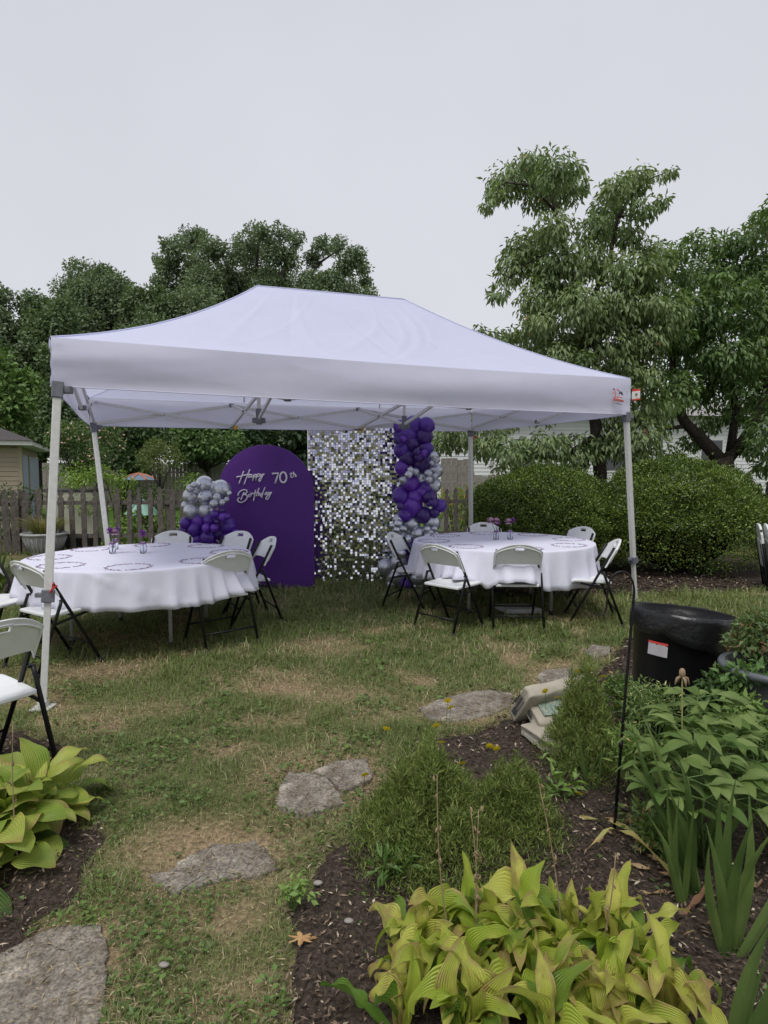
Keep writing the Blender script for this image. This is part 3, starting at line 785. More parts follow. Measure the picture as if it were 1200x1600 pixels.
ca, fa = chair_rear(gp(325, 1024), gp(402.6, 1008), 'white folding chair seen from behind, at the near right of the left table')
cbb, fb = chair_rear((-1.02, 6.02), (-1.24, 6.43), 'white folding chair right of the left table, in front of the purple arch')
chair((-2.42, 6.78), (0.1, -1), 'white folding chair behind the left table, only its top showing left of the balloons')
chair((-1.74, 6.62), (-.5, -.87), 'white folding chair behind the left table, its top showing below the purple balloons')
chair((-2.55, 4.66), (.55, .85), 'white folding chair at the left end of the left table, behind the front tent leg')
chair((-3.22, 5.0), (.93, -.15), 'white folding chair cut off by the left edge, only its seat and legs in view')
chair_rear((-1.84, 2.50), (-1.60, 2.92), 'nearest white folding chair, in the left foreground behind the wide leaved hosta')
chair_rear(gp(620, 938), gp(597, 950), 'white folding chair at the left end of the right table, beside the silver balloons')
ci, fi = chair_rear(gp(646, 982), gp(708, 997), 'white folding chair turned at an angle at the near left of the right table')
cj, fj = chair_rear(gp(772, 988), gp(850, 989), 'white folding chair squarely from behind, front of the right table')
chair((2.10, 6.12), (-1, .18), 'white folding chair seen side-on between the right table and tent leg')
chair((2.28, 7.45), (-.87, -.5), 'white folding chair behind the right end of the right table, against the hedge')
chair((1.34, 7.92), (0, -1), 'white folding chair behind the right table, its top showing behind the flower jars')
def ang(c, T): return math.atan2(c[1] - T[1], c[0] - T[0])
table(TL, .985, (.30, .03, 0), 'round folding table under the white cloth on the left side of the tent', 'white cloth over the left round table with a diagonal crease and two flower jars',
      [(ang(ca, TL), .475, .10)], ang((-1.83, 5.15), TL), 3)
table(TR, 1.0, (.37, .03, 0), 'round folding table under the white cloth on the right side of the tent', 'white cloth over the right round table, its hem spread over two chair seats',
      [(ang(ci, TR), .475, .10), (ang(cj, TR), .475, .12)], ang((1.9, 6.3), TR), 8)

# place rings (beaded plum charger outlines) ---------------------------------------------
ringm = mat('plum_vine_print', (.30, .22, .30), .7, c2=(.52, .46, .53), scale=60)
def placemat(c, rz, label, grp):
    mb = MB(); n = 44
    for k in range(n):
        a = 2 * math.pi * k / n; r = .165 + .006 * math.sin(k * 2.1)
        if k % 11 == 10: continue
        x, y = r * math.cos(a), r * math.sin(a)
        if k % 2 == 0: mb.sphere((x, y, .003), .006, 6, 4, sc=(1, 1, .4))
        b1 = (r + .004) * math.cos(a + .14), (r + .004) * math.sin(a + .14)
        mb.tube([(x, y, .003), (b1[0], b1[1], .002)], .0018 + .0012 * (k % 3), 5)
        if k % 3 == 0: mb.tube([(x, y, .003), (x * 1.09, y * 1.09, .004), (x * 1.12 - y * .05, y * 1.12 + x * .05, .004)], .003, 4)
    o = obj('place_mat', mb, ringm, None, True, loc=(c[0], c[1], TZ + .003), rot=(0, 0, rz)); tag(o, label, 'placemat', grp); return o
names_l = ['at the far right', 'at the right rim', 'at the near right by the draped chair', 'at the near middle rim', 'at the near left by the tent leg', 'at the left rim behind the tent leg', 'at the far left', 'at the far middle behind the flower jars']
for k in range(8):
    a = R(45 - 45 * k) + .25
    placemat(TL + .78 * np.array([math.cos(a), math.sin(a)]), a, 'round openwork purple placemat ' + names_l[k] + ' of the left table', 'purple placemats on the left table')
names_r = ['at the far right', 'at the right rim', 'at the near right', 'at the near middle above the squarely seen chair', 'at the near left', 'at the left rim', 'at the far left', 'at the far middle']
for k in range(8):
    a = R(45 - 45 * k) + .1
    placemat(TR + .78 * np.array([math.cos(a), math.sin(a)]), a, 'round openwork purple placemat ' + names_r[k] + ' of right table', 'purple placemats on the right table')
# flower jars -------------------------------------------------------------------------
gl, nt, b = newmat('clear_glass'); b.inputs['Transmission Weight'].default_value = 1; b.inputs['Roughness'].default_value = .02; b.inputs['IOR'].default_value = 1.3; b.inputs['Base Color'].default_value = (.95, .97, 1, 1)
petp = mat('purple_petal', (.22, .05, .34), .6, c2=(.42, .16, .50), scale=60, trans=.2)
petw = mat('pale_pink_petal', (.72, .60, .68), .6, c2=(.60, .30, .52), scale=60, trans=.2)
stemm = mat('flower_stem', (.06, .12, .03), .6)
def jar(p, label):
    t = thing('glass_jar', label, 'jar', (p[0], p[1], TZ + .002))
    mb = MB(); mb.lathe([(0, 0), (.026, 0), (.030, .004), (.030, .075), (.024, .09), (.024, .105), (.026, .107), (.022, .107), (.022, .09), (.027, .074), (.027, .008), (0, .008)], 20); obj('jar_body', mb, gl, t, True)
    mb = MB(); mb.lathe([(.0275, .088), (.029, .088), (.029, .098), (.0275, .098)], 20); obj('ribbon', mb, petp, t, True)
def flower(p, off, h, m, label, r=.032):
    r *= 1.25
    t = thing('flower', label, 'flower', (p[0], p[1], TZ + .012))
    mb = MB(); mb.tube([(0, 0, 0), (off[0] * .4, off[1] * .4, h * .6), (off[0], off[1], h)], .0025, 5); obj('stem', mb, stemm, t, True)
    mb = MB()
    for ring_, (nn, rr, tilt) in enumerate(((9, r, .1), (9, r * .95, .6), (6, r * .85, 1.1), (8, r * .9, -.45), (4, r * .8, 1.45))):
        for k in range(nn):
            a = 2 * math.pi * k / nn + ring_; ca_, sa_ = math.cos(a), math.sin(a); ct_, st_ = math.cos(tilt), math.sin(tilt)
            c = Vector((off[0], off[1], h)); dv = Vector((ca_ * ct_, sa_ * ct_, st_)); sv = Vector((-sa_, ca_, 0))
            mb.add([c, c + dv * rr * .6 + sv * rr * .36, c + dv * rr, c + dv * rr * .6 - sv * rr * .36], [(0, 1, 2), (0, 2, 3)])
    obj('petals', mb, m, t)  # several rings
for (px, py, D, col_, lb) in ((176, 866, 5.70, 'purple and pink', 'left'), (224, 866, 5.72, 'dark purple', 'right'), (180, 858, 6.0, 'pale', 'rear'), (775, 851, 6.9, '', 'left'), (797, 851, 6.92, '', 'right')):
    p = at(px, py, D); tb_ = 'left table' if px < 600 else 'right table'
    jar(p, f'small clear glass jar with a purple band, {lb} one on the {tb_}')
    if lb == 'rear': continue
    if px == 176:
        flower(p, (-.02, 0, 0), .20, petp, 'deep purple flower leaning left in the left jar on the left table', .04); flower(p, (.03, 0), .19, petw, 'pale pink flower leaning right in the left jar on the left table', .042); flower(p, (.045, .01), .215, petp, 'small purple flower behind the pale one on the left table', .03)
    elif px == 224: flower(p, (.0, 0), .175, petp, 'single dark purple flower in the right jar on the left table', .042)
    elif px == 775: flower(p, (-.06, 0), .20, petw, 'white flower leaning left in the left jar on the right table', .05); flower(p, (.0, 0), .20, petw, 'pale flower standing upright in the left jar on the right table', .045); flower(p, (.02, 0), .18, petp, 'small purple flower in the left jar on the right table', .03)
    else: flower(p, (-.02, 0), .19, petw, 'pale pink flower in the right jar on the right table', .045); flower(p, (.03, 0), .21, petp, 'purple flower topping the right jar on the right table', .034)
# folded box under the right table
mb = MB(); mb.box((0, 0, .03), (.42, .28, .05)); tag(obj('flat_box', mb, mat('pale_card', (.5, .5, .5), .8), None, bevel=.004, loc=(1.46, 6.55, 0), rot=(0, .05, .3)), 'flat pale box lying on the grass under the right table', 'box')
mb = MB(); mb.box((0, 0, .0), (.30, .09, .016)); tag(obj('wood_offcut', mb, mat('raw_pine', (.42, .31, .18), .8, c2=(.34, .24, .13), scale=12), None, bevel=.003, loc=(*gp(880, 970)[:2], .02), rot=(0, .03, -.45)), 'small wooden board under the near leg of the right table', 'board')

# =================================================================== ARCH
purp = mat('matte_purple_board', (.108, .032, .245), .55, c2=(.100, .029, .225), scale=2, spec=.3)
AD = 7.9
aL = at(343, 918, AD)[0]; aR = at(491, 918, AD)[0]; aw = aR - aL; ar = aw / 2; atop = at(415, 695, AD)[2]
arch = thing('birthday_arch', 'tall purple round-topped board reading Happy 70th Birthday', 'backdrop board', ((aL + aR) / 2, AD, 0))
V = []; out = [(-ar, 0)]
for k in range(41):
    a = math.pi - math.pi * k / 40; out.append((ar * math.cos(a), atop - ar * 1.0 + ar * math.sin(a)))
out.append((ar, 0)); n = len(out)
mb = MB(); mb.add([(x, 0, z) for x, z in out] + [(x, .05, z) for x, z in out], [tuple(range(n)), tuple(range(2 * n - 1, n - 1, -1))] + [(i, i + n, (i + 1) % n + n, (i + 1) % n) for i in range(n)])
obj('panel', mb, purp, arch, bevel=.004)
mb = MB(); mb.bar((-.3, .05, .9), (-.3, .5, 0.0), .04); mb.bar((.3, .05, .9), (.3, .5, 0.0), .04); obj('rear_prop', mb, mat('prop_wood', (.3, .2, .1), .8), arch)
letm = mat('white_acrylic_letters', (.9, .84, .93), .4)
GL = {
 'H': [[(285, 150), (250, 240), (215, 332)], [(372, 125), (330, 235), (287, 345)], [(180, 235), (240, 224), (330, 200), (372, 195)]],
 'a': [[(402, 200), (380, 198), (360, 215), (356, 238), (374, 240), (392, 222), (402, 202), (396, 232), (410, 236)]],
 'p': [[(433, 196), (412, 290)], [(430, 218), (450, 195), (466, 205), (458, 228), (428, 236)]],
 'p2': [[(478, 190), (456, 285)], [(475, 212), (495, 188), (512, 200), (500, 225), (472, 230)]],
 'y': [[(524, 186), (516, 214), (532, 216), (552, 190)], [(570, 185), (545, 245), (522, 292), (505, 292), (505, 270), (540, 225), (588, 190)]],
 '7': [[(692, 186), (783, 178), (762, 250), (738, 330)]],
 '0': [[(855 + 47 * math.cos(t * .3307), 240 + 74 * math.sin(t * .3307)) for t in range(20)]],
 't': [[(972, 168), (962, 222), (974, 240), (990, 232)], [(946, 190), (990, 180)]],
 'h': [[(1004, 158), (1000, 240)], [(1001, 210), (1018, 190), (1030, 200), (1028, 232), (1050, 214)]],
 'B': [[(292, 450), (266, 510), (240, 566)], [(198, 506), (222, 452), (275, 420), (322, 425), (330, 455), (295, 484), (262, 492)], [(262, 492), (312, 490), (338, 515), (318, 560), (262, 600), (212, 592), (196, 560), (222, 528)]],
 'i': [[(366, 480), (352, 518), (368, 520)], [(376, 455), (378, 452)]],
 'r': [[(392, 470), (380, 522)], [(385, 495), (404, 470), (420, 474)]],
 't2': [[(455, 420), (440, 500), (424, 580)], [(415, 474), (470, 456)]],
 'h2': [[(505, 392), (482, 460), (464, 512)], [(474, 485), (494, 460), (506, 468), (498, 502), (512, 500)]],
 'd': [[(592, 382), (566, 450), (545, 524), (556, 526)], [(560, 472), (536, 472), (520, 498), (532, 512), (556, 486)]],
 'a2': [[(622, 455), (602, 460), (592, 484), (606, 490), (624, 462), (618, 484), (632, 482)]],
 'y2': [[(644, 448), (638, 474), (654, 474), (668, 448)], [(684, 448), (658, 510), (628, 555), (604, 548), (612, 522), (650, 490), (690, 456)]],
}
for kname, strokes in GL.items():
    mb = MB(); rad = .0135 if kname in '70' else (.0078 if kname in ('t', 'h') else .0085)
    for st_ in strokes:
        pts = []
        for (zx, zy) in st_:
            w = at(350 + zx / 9.23, 720 + zy / 9.23, AD - .012); pts.append((w[0] - (aL + aR) / 2, -.010, w[2]))
        if len(pts) > 2:  # smooth the stroke
            P_ = [Vector(p) for p in pts]; q_ = []
            for i in range(len(P_) - 1):
                p0, p1, p2, p3 = P_[max(i - 1, 0)], P_[i], P_[i + 1], P_[min(i + 2, len(P_) - 1)]
                for t_ in (0, .25, .5, .75): q_.append(.5 * ((2 * p1) + (-p0 + p2) * t_ + (2 * p0 - 5 * p1 + 4 * p2 - p3) * t_ ** 2 + (-p0 + 3 * p1 - 3 * p2 + p3) * t_ ** 3))
            pts = q_ + [P_[-1]] if kname not in '7' else pts
        mb.tube(pts, rad, 6)
    obj('letter', mb, letm, arch, True)

# =================================================================== SHIMMER WALL
WD = 8.25; wl_ = at(482, 800, WD)[0]; wr_ = at(640, 800, WD)[0]; wt = at(540, 669, WD)[2]
shim = thing('shimmer_wall', 'backdrop wall covered in small square silver sequins between the arch and the balloons', 'sequin wall', ((wl_ + wr_) / 2, WD, 0))
hw = (wr_ - wl_) / 2
clearp = mat('clear_grid_panel', (.16, .17, .17), .35, c2=(.10, .11, .11), scale=10)
pn = 4; pz = 6
for i in range(pn):
    for j in range(pz):
        w_ = 2 * hw / pn; h_ = (wt - .04) / pz
        mb = MB(); mb.box((-hw + w_ * (i + .5), .02, .04 + h_ * (j + .5)), (w_ - .004, .008, h_ - .004)); obj('grid_panel', mb, clearp, shim)
mb = MB()
for x in (-hw, 0, hw): mb.tube([(x, .06, 0), (x, .06, wt)], .014, 8)
mb.tube([(-hw, .06, wt - .02), (hw, .06, wt - .02)], .014, 8); mb.tube([(-hw, .06, .05), (hw, .06, .05)], .014, 8)
obj('frame', mb, steel, shim, True)
st = .0315; nx = int(2 * hw / st); nz = int((wt - .03) / st)
gx, gz_ = np.meshgrid(np.arange(nx), np.arange(nz), indexing='ij'); gx = gx.ravel(); gz_ = gz_.ravel(); n = len(gx)
cx = -hw + (gx + .5) * st; cz = .03 + (gz_ + .5) * st + rng.normal(size=n) * .001
tx = rng.normal(size=n) * .11 + .0; tz = rng.normal(size=n) * .16
sz = st * .46
c_ = np.stack([cx, -.012 + 0 * cx, cz], 1)
ux = np.stack([np.cos(tz), np.sin(tz), 0 * tz], 1); uz = np.stack([np.sin(tz) * np.sin(tx), -np.sin(tx), np.cos(tx)], 1)
top_ = c_ + np.array([0, 0, sz])
V = np.empty((n, 4, 3)); V[:, 0] = top_ - ux * sz; V[:, 1] = top_ - ux * sz - uz * 2 * sz; V[:, 2] = top_ + ux * sz - uz * 2 * sz; V[:, 3] = top_ + ux * sz
b_ = np.arange(n)[:, None] * 4
mir, nt, b = newmat('mirror_sequin'); b.inputs['Metallic'].default_value = 1; b.inputs['Roughness'].default_value = .06; b.inputs['Base Color'].default_value = (.82, .83, .88, 1)
stuff(link('sequins', npmesh('sequins', V.reshape(-1, 3), b_ + np.array([[0, 1, 2, 3]]), None, False, mir), shim))
# hanging clear strips low on the left where sequins are missing
for x in (-hw + .06, -hw + .17, -hw + .29):
    mb = MB()
    for k in range(9): mb.box((x + .008 * math.sin(k * 2), -.035, .03 + k * .035), (.016, .002, .028), Matrix.Rotation(.3 * math.sin(k * 3), 3, 'Z'))
    obj('sequin_strip', mb, mir, shim)

# =================================================================== BALLOONS
def bal_mat(nm, c, rough, metal, c2): return mat(nm, c, rough, metal, c2=c2, scale=3, spec=.5, coat=.15)
bS = [bal_mat('silver_balloon', (.62, .64, .69), .28, .8, (.58, .60, .65)), bal_mat('dull_silver_balloon', (.54, .56, .60), .3, .75, (.50, .52, .56))]
bP = [bal_mat('purple_balloon', (.085, .022, .30), .35, 0, (.076, .02, .27)), bal_mat('deep_purple_balloon', (.052, .016, .17), .38, 0, (.045, .014, .15)), bal_mat('violet_balloon', (.14, .035, .40), .35, 0, (.12, .03, .36))]
def balloon_meshes(ms):
    r_ = []
    for m_ in ms:
        mb = MB(); prof = []
        for k in range(15):
            a = -math.pi / 2 + math.pi * k / 14; rr = math.cos(a); z = math.sin(a)
            if z < 0: z *= 1.12; rr *= 1 - .06 * (-math.sin(a)) ** 2
            prof.append((max(rr, .001), z))
        mb.lathe(prof, 24); mb.lathe([(.03, -1.10), (.035, -1.14), (.09, -1.2), (.07, -1.21), (.001, -1.17)], 10)
        r_.append(mb.mesh('balloon', m_, True))
    return r_
mS, mP = balloon_meshes(bS), balloon_meshes(bP)
def garland(lst, off, D, root, seed):
    rr = random.Random(seed); core = root.location
    for (x, y, r, kind) in lst:
        px, py = off[0] + x / 4.615, off[1] + y / 4.615; rw = r / 4.615 * D / FPX
        dd = D - .16 + rw * .85 + rr.uniform(-.03, .03) - (.13 if r < 30 else 0)
        p = at(px, py, dd); me = rr.choice(mS if kind == 's' else mP)
        o = link('balloon', me, root, loc=(p[0] - core[0], p[1] - core[1], p[2]), rot=(rr.uniform(-1.1, 1.1) - .4, rr.uniform(-.9, .9), rr.uniform(0, 6)), scale=rw * rr.uniform(1.14, 1.24))
L1 = [(275, 447, 52, 's'), (393, 482, 58, 's'), (185, 535, 58, 's'), (288, 535, 50, 's'), (180, 640, 47, 's'), (288, 637, 54, 's'), (202, 450, 20, 's'), (173, 475, 25, 's'), (140, 600, 30, 's'), (345, 587, 27, 's'), (402, 578, 22, 's'), (365, 540, 25, 's'), (435, 557, 18, 's'), (455, 512, 15, 's'), (340, 460, 30, 's'), (215, 490, 30, 's'),
      (228, 705, 45, 'p'), (205, 770, 48, 'p'), (135, 725, 35, 'p'), (122, 780, 32, 'p'), (405, 635, 20, 'p'), (440, 680, 18, 'p'), (408, 680, 27, 'p'), (352, 662, 25, 'p'), (370, 715, 20, 'p'), (440, 750, 55, 'p'), (290, 762, 28, 'p'), (345, 760, 22, 'p'), (300, 830, 50, 'p'), (440, 835, 50, 'p'), (502, 802, 26, 'p'), (550, 812, 22, 'p'), (165, 810, 30, 'p'), (225, 845, 32, 'p'), (520, 850, 16, 'p'), (315, 700, 40, 'p'), (380, 800, 38, 'p')]
rr = random.Random(4)
for k in range(26): L1.append((rr.uniform(150, 520), rr.uniform(880, 1190), rr.choice((28, 45, 55, 60)), 'p' if rr.random() < .7 else 's'))
gl1 = thing('balloon_garland', 'short balloon garland, silver above purple, at the left edge of the purple arch', 'balloon garland', (-2.05, 7.5, 0), group='balloon garlands beside the backdrops')
garland(L1, (260, 660), 7.5, gl1, 1)
L2 = [(800, 90, 70, 'p'), (930, 100, 60, 'p'), (740, 130, 22, 'p'), (785, 122, 20, 'p'), (848, 155, 46, 'p'), (775, 200, 48, 'p'), (955, 190, 42, 'p'), (920, 180, 18, 'p'), (882, 212, 22, 'p'), (930, 222, 26, 'p'), (895, 250, 28, 'p'), (815, 255, 52, 'p'), (920, 300, 65, 'p'), (780, 325, 48, 'p'), (845, 430, 54, 'p'), (770, 530, 58, 'p'), (878, 530, 50, 'p'), (940, 470, 42, 'p'), (970, 535, 46, 'p'), (915, 500, 32, 'p'), (850, 600, 62, 'p'), (1045, 600, 42, 'p'), (1000, 580, 26, 'p'), (968, 590, 16, 'p'), (930, 665, 52, 'p'), (765, 605, 24, 'p'), (1010, 650, 32, 'p'), (800, 670, 42, 'p'), (860, 20, 60, 'p'), (760, 30, 40, 'p'), (950, 20, 50, 'p'),
      (1005, 240, 26, 's'), (1022, 268, 23, 's'), (992, 290, 16, 's'), (1020, 345, 44, 's'), (838, 342, 20, 's'), (872, 357, 25, 's'), (825, 375, 24, 's'), (912, 405, 40, 's'), (965, 367, 25, 's'), (1013, 387, 20, 's'), (970, 412, 24, 's'), (1000, 450, 50, 's'), (795, 415, 30, 's'), (750, 700, 36, 's'), (748, 730, 26, 's'), (708, 745, 20, 's'), (737, 775, 22, 's'), (782, 768, 23, 's'), (842, 738, 56, 's'), (990, 720, 52, 's'), (958, 772, 23, 's'), (1010, 768, 19, 's'), (982, 795, 23, 's'), (960, 822, 23, 's'), (1020, 812, 21, 's'), (900, 805, 48, 's'), (812, 848, 50, 's'), (740, 940, 26, 's'), (778, 945, 26, 's'), (755, 1010, 52, 's'), (660, 1045, 50, 's'), (735, 1110, 56, 's'), (830, 1095, 42, 's'), (880, 1120, 46, 's'),
      (825, 905, 52, 'p'), (905, 900, 56, 'p'), (850, 990, 60, 'p'), (930, 980, 50, 'p'), (800, 1170, 45, 'p'), (880, 1180, 50, 's'), (950, 1080, 50, 's'), (700, 1170, 30, 's'), (860, 850, 40, 'p')]
gl2 = thing('balloon_garland', 'tall purple and silver balloon column rising beside the sequin wall to the tent roof', 'balloon garland', (.42, 8.0, 0), group='balloon garlands beside the backdrops')
garland(L2, (460, 660), 7.98, gl2, 2)
# =================================================================== FENCES AND BUILDINGS
woodg = mat('weathered_grey_wood', (.085, .075, .066), .9, c2=(.15, .135, .12), scale=18, bump=.5, bscale=70, spec=.1)
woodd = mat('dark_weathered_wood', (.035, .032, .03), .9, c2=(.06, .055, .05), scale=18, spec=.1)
woodl = mat('pale_weathered_wood', (.22, .20, .18), .9, c2=(.33, .30, .27), scale=14, spec=.1)
def picket_mesh(m, h=1.22, w=.095, th=.02):
    prof = [(-w / 2, 0), (-w / 2, h - .16), (-w * .28, h - .13), (-w * .28, h - .115), (-w / 2, h - .085), (-w / 2, h - .06), (0, h), (w / 2, h - .06), (w / 2, h - .085), (w * .28, h - .115), (w * .28, h - .13), (w / 2, h - .16), (w / 2, 0)]
    mb = MB(); n = len(prof)
    mb.add([(x, -th / 2, z) for x, z in prof] + [(x, th / 2, z) for x, z in prof], [tuple(range(n)), tuple(range(2 * n - 1, n - 1, -1))] + [(i, i + n, (i + 1) % n + n, (i + 1) % n) for i in range(n)])
    return mb.mesh('picket', m)
def picket_fence(a, b, label, m, sp=.205, h=1.22, w=.095, skip=None):
    a = np.array(a, float); b = np.array(b, float); Lg = np.hypot(*(b - a)); u = (b - a) / Lg
    t = thing('picket_fence', label, 'fence', (a[0], a[1], 0), math.atan2(u[1], u[0]))
    me = picket_mesh(m, h, w); r_ = random.Random(int(a[0] * 10) + 3)
    k = 0; x = .06
    while x < Lg:
        link('picket', me, t, loc=(x, -.02, r_.uniform(-.02, .02)), rot=(r_.uniform(-.02, .02), r_.uniform(-.025, .025), 0), scale=(r_.uniform(.85, 1.1), 1, r_.uniform(.97, 1.03))); x += sp * r_.uniform(.93, 1.07); k += 1
    for z in (.32, .95 * h / 1.22):
        mb = MB(); mb.box((Lg / 2, .02, z), (Lg, .04, .075)); obj('rail', mb, m, t)
    for i in range(int(Lg // 2.4) + 1):
        mb = MB(); mb.box((min(i * 2.4 + .02, Lg), .075, .6), (.09, .09, 1.2)); obj('post', mb, m, t)
picket_fence((-9.0, 10.4), (-6.6, 11.35), 'grey picket fence panel with broad worn pickets at the far left behind the grass pot', woodg, .15, 1.2, .12)
picket_fence((-6.55, 11.4), (2.2, 12.1), 'weathered grey picket fence running behind the left table and the backdrops', woodg)
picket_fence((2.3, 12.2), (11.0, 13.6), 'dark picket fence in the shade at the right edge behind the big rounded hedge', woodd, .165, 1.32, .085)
def board_fence(a, b, h, label, m, bw=.14, z0=0.0, single=False):
    a = np.array(a, float); b = np.array(b, float); Lg = np.hypot(*(b - a)); u = (b - a) / Lg
    t = thing('board_fence', label, 'fence', (a[0], a[1], z0), math.atan2(u[1], u[0])); r_ = random.Random(5)
    x = 0; mb = MB()
    me = None
    while x < Lg:
        hh = h + r_.uniform(-.03, .02)
        if single:
            if me is None: q = MB(); q.box((0, 0, h / 2), (bw - .012, .02, h)); me = q.mesh('board', m)
            link('board', me, t, loc=(x, r_.uniform(-.004, .004), r_.uniform(-.03, .02)))
        else: mb.box((x, r_.uniform(-.004, .004), hh / 2), (bw - .012, .02, hh))
        x += bw
    if not single: stuff(obj('fence_boards', mb, m, t))
    mb = MB(); mb.box((Lg / 2, .04, h * .8), (Lg, .04, .08)); obj('rail', mb, m, t); mb = MB(); mb.box((Lg / 2, .04, h * .2), (Lg, .04, .08)); obj('rail', mb, m, t)
board_fence((-14.5, 26), (-6.0, 27.5), 1.95, 'pale board fence far behind the garden on the left, below the dark trees', woodl, .16)
board_fence((1.45, 14.8), (2.25, 15.1), 1.86, 'tall weathered board fence panel behind the orange daylilies', woodl, .15, single=True)
board_fence((2.5, 17.5), (5.2, 18.2), 1.45, 'lower weathered fence behind the hedge near the white house', woodl, .15)
# garage at left
side = mat('tan_vinyl_siding', (.36, .30, .22), .7, c2=(.33, .275, .20), scale=3)
whit = mat('white_trim', (.68, .68, .66), .6)
bluew = mat('pale_blue_panel', (.36, .40, .48), .6, c2=(.32, .36, .44), scale=3)
roofm = mat('dark_asphalt_shingle', (.075, .07, .072), .95, c2=(.11, .10, .10), scale=30, bump=.5, bscale=60, spec=.1)
GA = at(32, 740, 17.0); ux = unit([-2.2, -1.0, 0]); uy = unit([-1.0, 2.2, 0])
gar = thing('garage', 'small tan sided garage with grey hipped roof at the left edge behind the fence', 'garage', (GA[0], GA[1], 0), math.atan2(-ux[1], -ux[0]))
# local: x+ towards GA side (right), wall runs from x=-5..0 at y=0; side wall at x=0 runs y 0..5
Hh = 2.28
for k in range(int(Hh / .13)):
    mb = MB(); mb.box((-2.5, -.0 , .065 + k * .13), (5, .03, .126), Matrix.Rotation(-.10, 3, 'X')); obj('siding_board', mb, side, gar)
mb = MB(); mb.box((0.0, .02, Hh / 2), (.10, .10, Hh)); obj('corner_trim', mb, side, gar)
mb = MB(); mb.box((-2.5, 2.5, Hh / 2), (4.9, 4.9, Hh - .02)); obj('wall', mb, side, gar)
mb = MB(); mb.box((.0, 1.0, 1.0), (.06, 1.2, 2.05)); dr = obj('door', mb, bluew, gar)
mb = MB(); mb.box((.0, 3.4, 1.0), (.06, 2.6, 2.05)); obj('door', mb, bluew, gar)
mb = MB(); mb.box((.01, 1.85, 1.0), (.07, .12, 2.1)); obj('door_trim', mb, side, gar)
mb = MB(); mb.box((-2.5, 2.5, Hh + .06), (5.7, 5.7, .13)); obj('fascia', mb, whit, gar, bevel=.01)
mb = MB(); e = 2.9; z0 = Hh + .125; rz_ = Hh + 1.35
mb.add([(-2.5 - e, 2.5 - e, z0), (-2.5 + e, 2.5 - e, z0), (-2.5 + e, 2.5 + e, z0), (-2.5 - e, 2.5 + e, z0), (-2.5, 1.6, rz_), (-2.5, 3.4, rz_)], [(0, 1, 4), (1, 2, 5, 4), (2, 3, 5), (3, 0, 4, 5), (3, 2, 1, 0)])
obj('roof', mb, roofm, gar)
# grey shed far
sh = at(321, 722, 31)
shed = thing('shed', 'grey shed with dark flat roof far behind the purple arch and left trees', 'shed', (sh[0], sh[1], 0))
mb = MB(); mb.box((0, 0, 1.2), (1.75, 1.5, 2.4)); obj('wall', mb, mat('grey_shed_wall', (.20, .21, .22), .8), shed); mb = MB(); mb.box((0, 0, 2.45), (1.95, 1.7, .1)); obj('roof', mb, roofm, shed)
# white house on the right
wside = mat('white_lap_siding', (.66, .66, .66), .6, c2=(.62, .62, .63), scale=2)
HX = 3.6; HY = 22.5
house = thing('house', 'white sided house showing through the leaves behind the right hand trees', 'house', (HX, HY, 0), R(6))
for k in range(26):
    mb = MB(); mb.box((5.5, 0, .1 + k * .14), (14.5, .03, .136), Matrix.Rotation(-.12, 3, 'X')); obj('siding_board', mb, wside, house)
mb = MB(); mb.box((5.5, 3.05, 1.84), (14.4, 6, 3.6)); obj('wall', mb, wside, house)
for x in (1.6, 5.2, 9.0):
    mb = MB(); mb.box((x, -.03, 2.2), (1.0, .05, 1.3)); w_ = obj('window', mb, whit, house)
    mb = MB(); mb.box((x, -.06, 2.2), (.84, .02, 1.14)); obj('pane', mb, mat('dark_window_glass', (.03, .035, .04), .1, spec=.8), w_)
mb = MB(); mb.add([(-2.1, -.5, 3.66), (13.1, -.5, 3.66), (13.1, 6.5, 3.66), (-2.1, 6.5, 3.66), (-1.6, 3, 4.7), (12.6, 3, 4.7)], [(0, 1, 5, 4), (1, 2, 5), (2, 3, 4, 5), (3, 0, 4), (3, 2, 1, 0)]); obj('roof', mb, mat('pale_roof', (.30, .29, .28), .9), house)
# a lump of objects in the neighbour garden
def storage(p, dims, label, m, m2):
    t = thing('storage_box', label, 'storage box', (p[0], p[1], 0)); mb = MB(); mb.box((0, 0, dims[2] / 2), dims); obj('box_body', mb, m, t, bevel=.03); mb = MB(); mb.box((0, 0, dims[2] + .02), (dims[0] + .05, dims[1] + .05, .05)); obj('lid', mb, m2, t, bevel=.01)
storage(at(120, 790, 13.3), (1.05, .6, 1.12), 'cream storage box with dark lid behind the left picket fence', mat('cream_plastic', (.42, .42, .33), .6), mat('dark_lid', (.05, .05, .05), .6))
def umbrella(p, r, zt, h, label, m, mr_, n=8):
    t = thing('patio_umbrella', label, 'umbrella', (p[0], p[1], 0)); mb = MB()
    V = [(0, 0, zt)]
    for j in range(2):
        for k in range(n): a = 2 * math.pi * k / n; V.append(((j + 1) * r / 2 * math.cos(a), (j + 1) * r / 2 * math.sin(a), zt - h * (.32 if j == 0 else 1)))
    F_ = [(0, 1 + k, 1 + (k + 1) % n) for k in range(n)] + [(1 + k, 1 + n + k, 1 + n + (k + 1) % n, 1 + (k + 1) % n) for k in range(n)]
    mb.add(V, F_); obj('canopy', mb, m, t)
    mb = MB()
    for k in range(n): mb.tube([V[0], V[1 + k], V[1 + n + k]], .04, 5)
    obj('ribs', mb, mr_, t); mb = MB(); mb.tube([(0, 0, 0), (0, 0, zt)], .025, 8); obj('pole', mb, woodl, t)
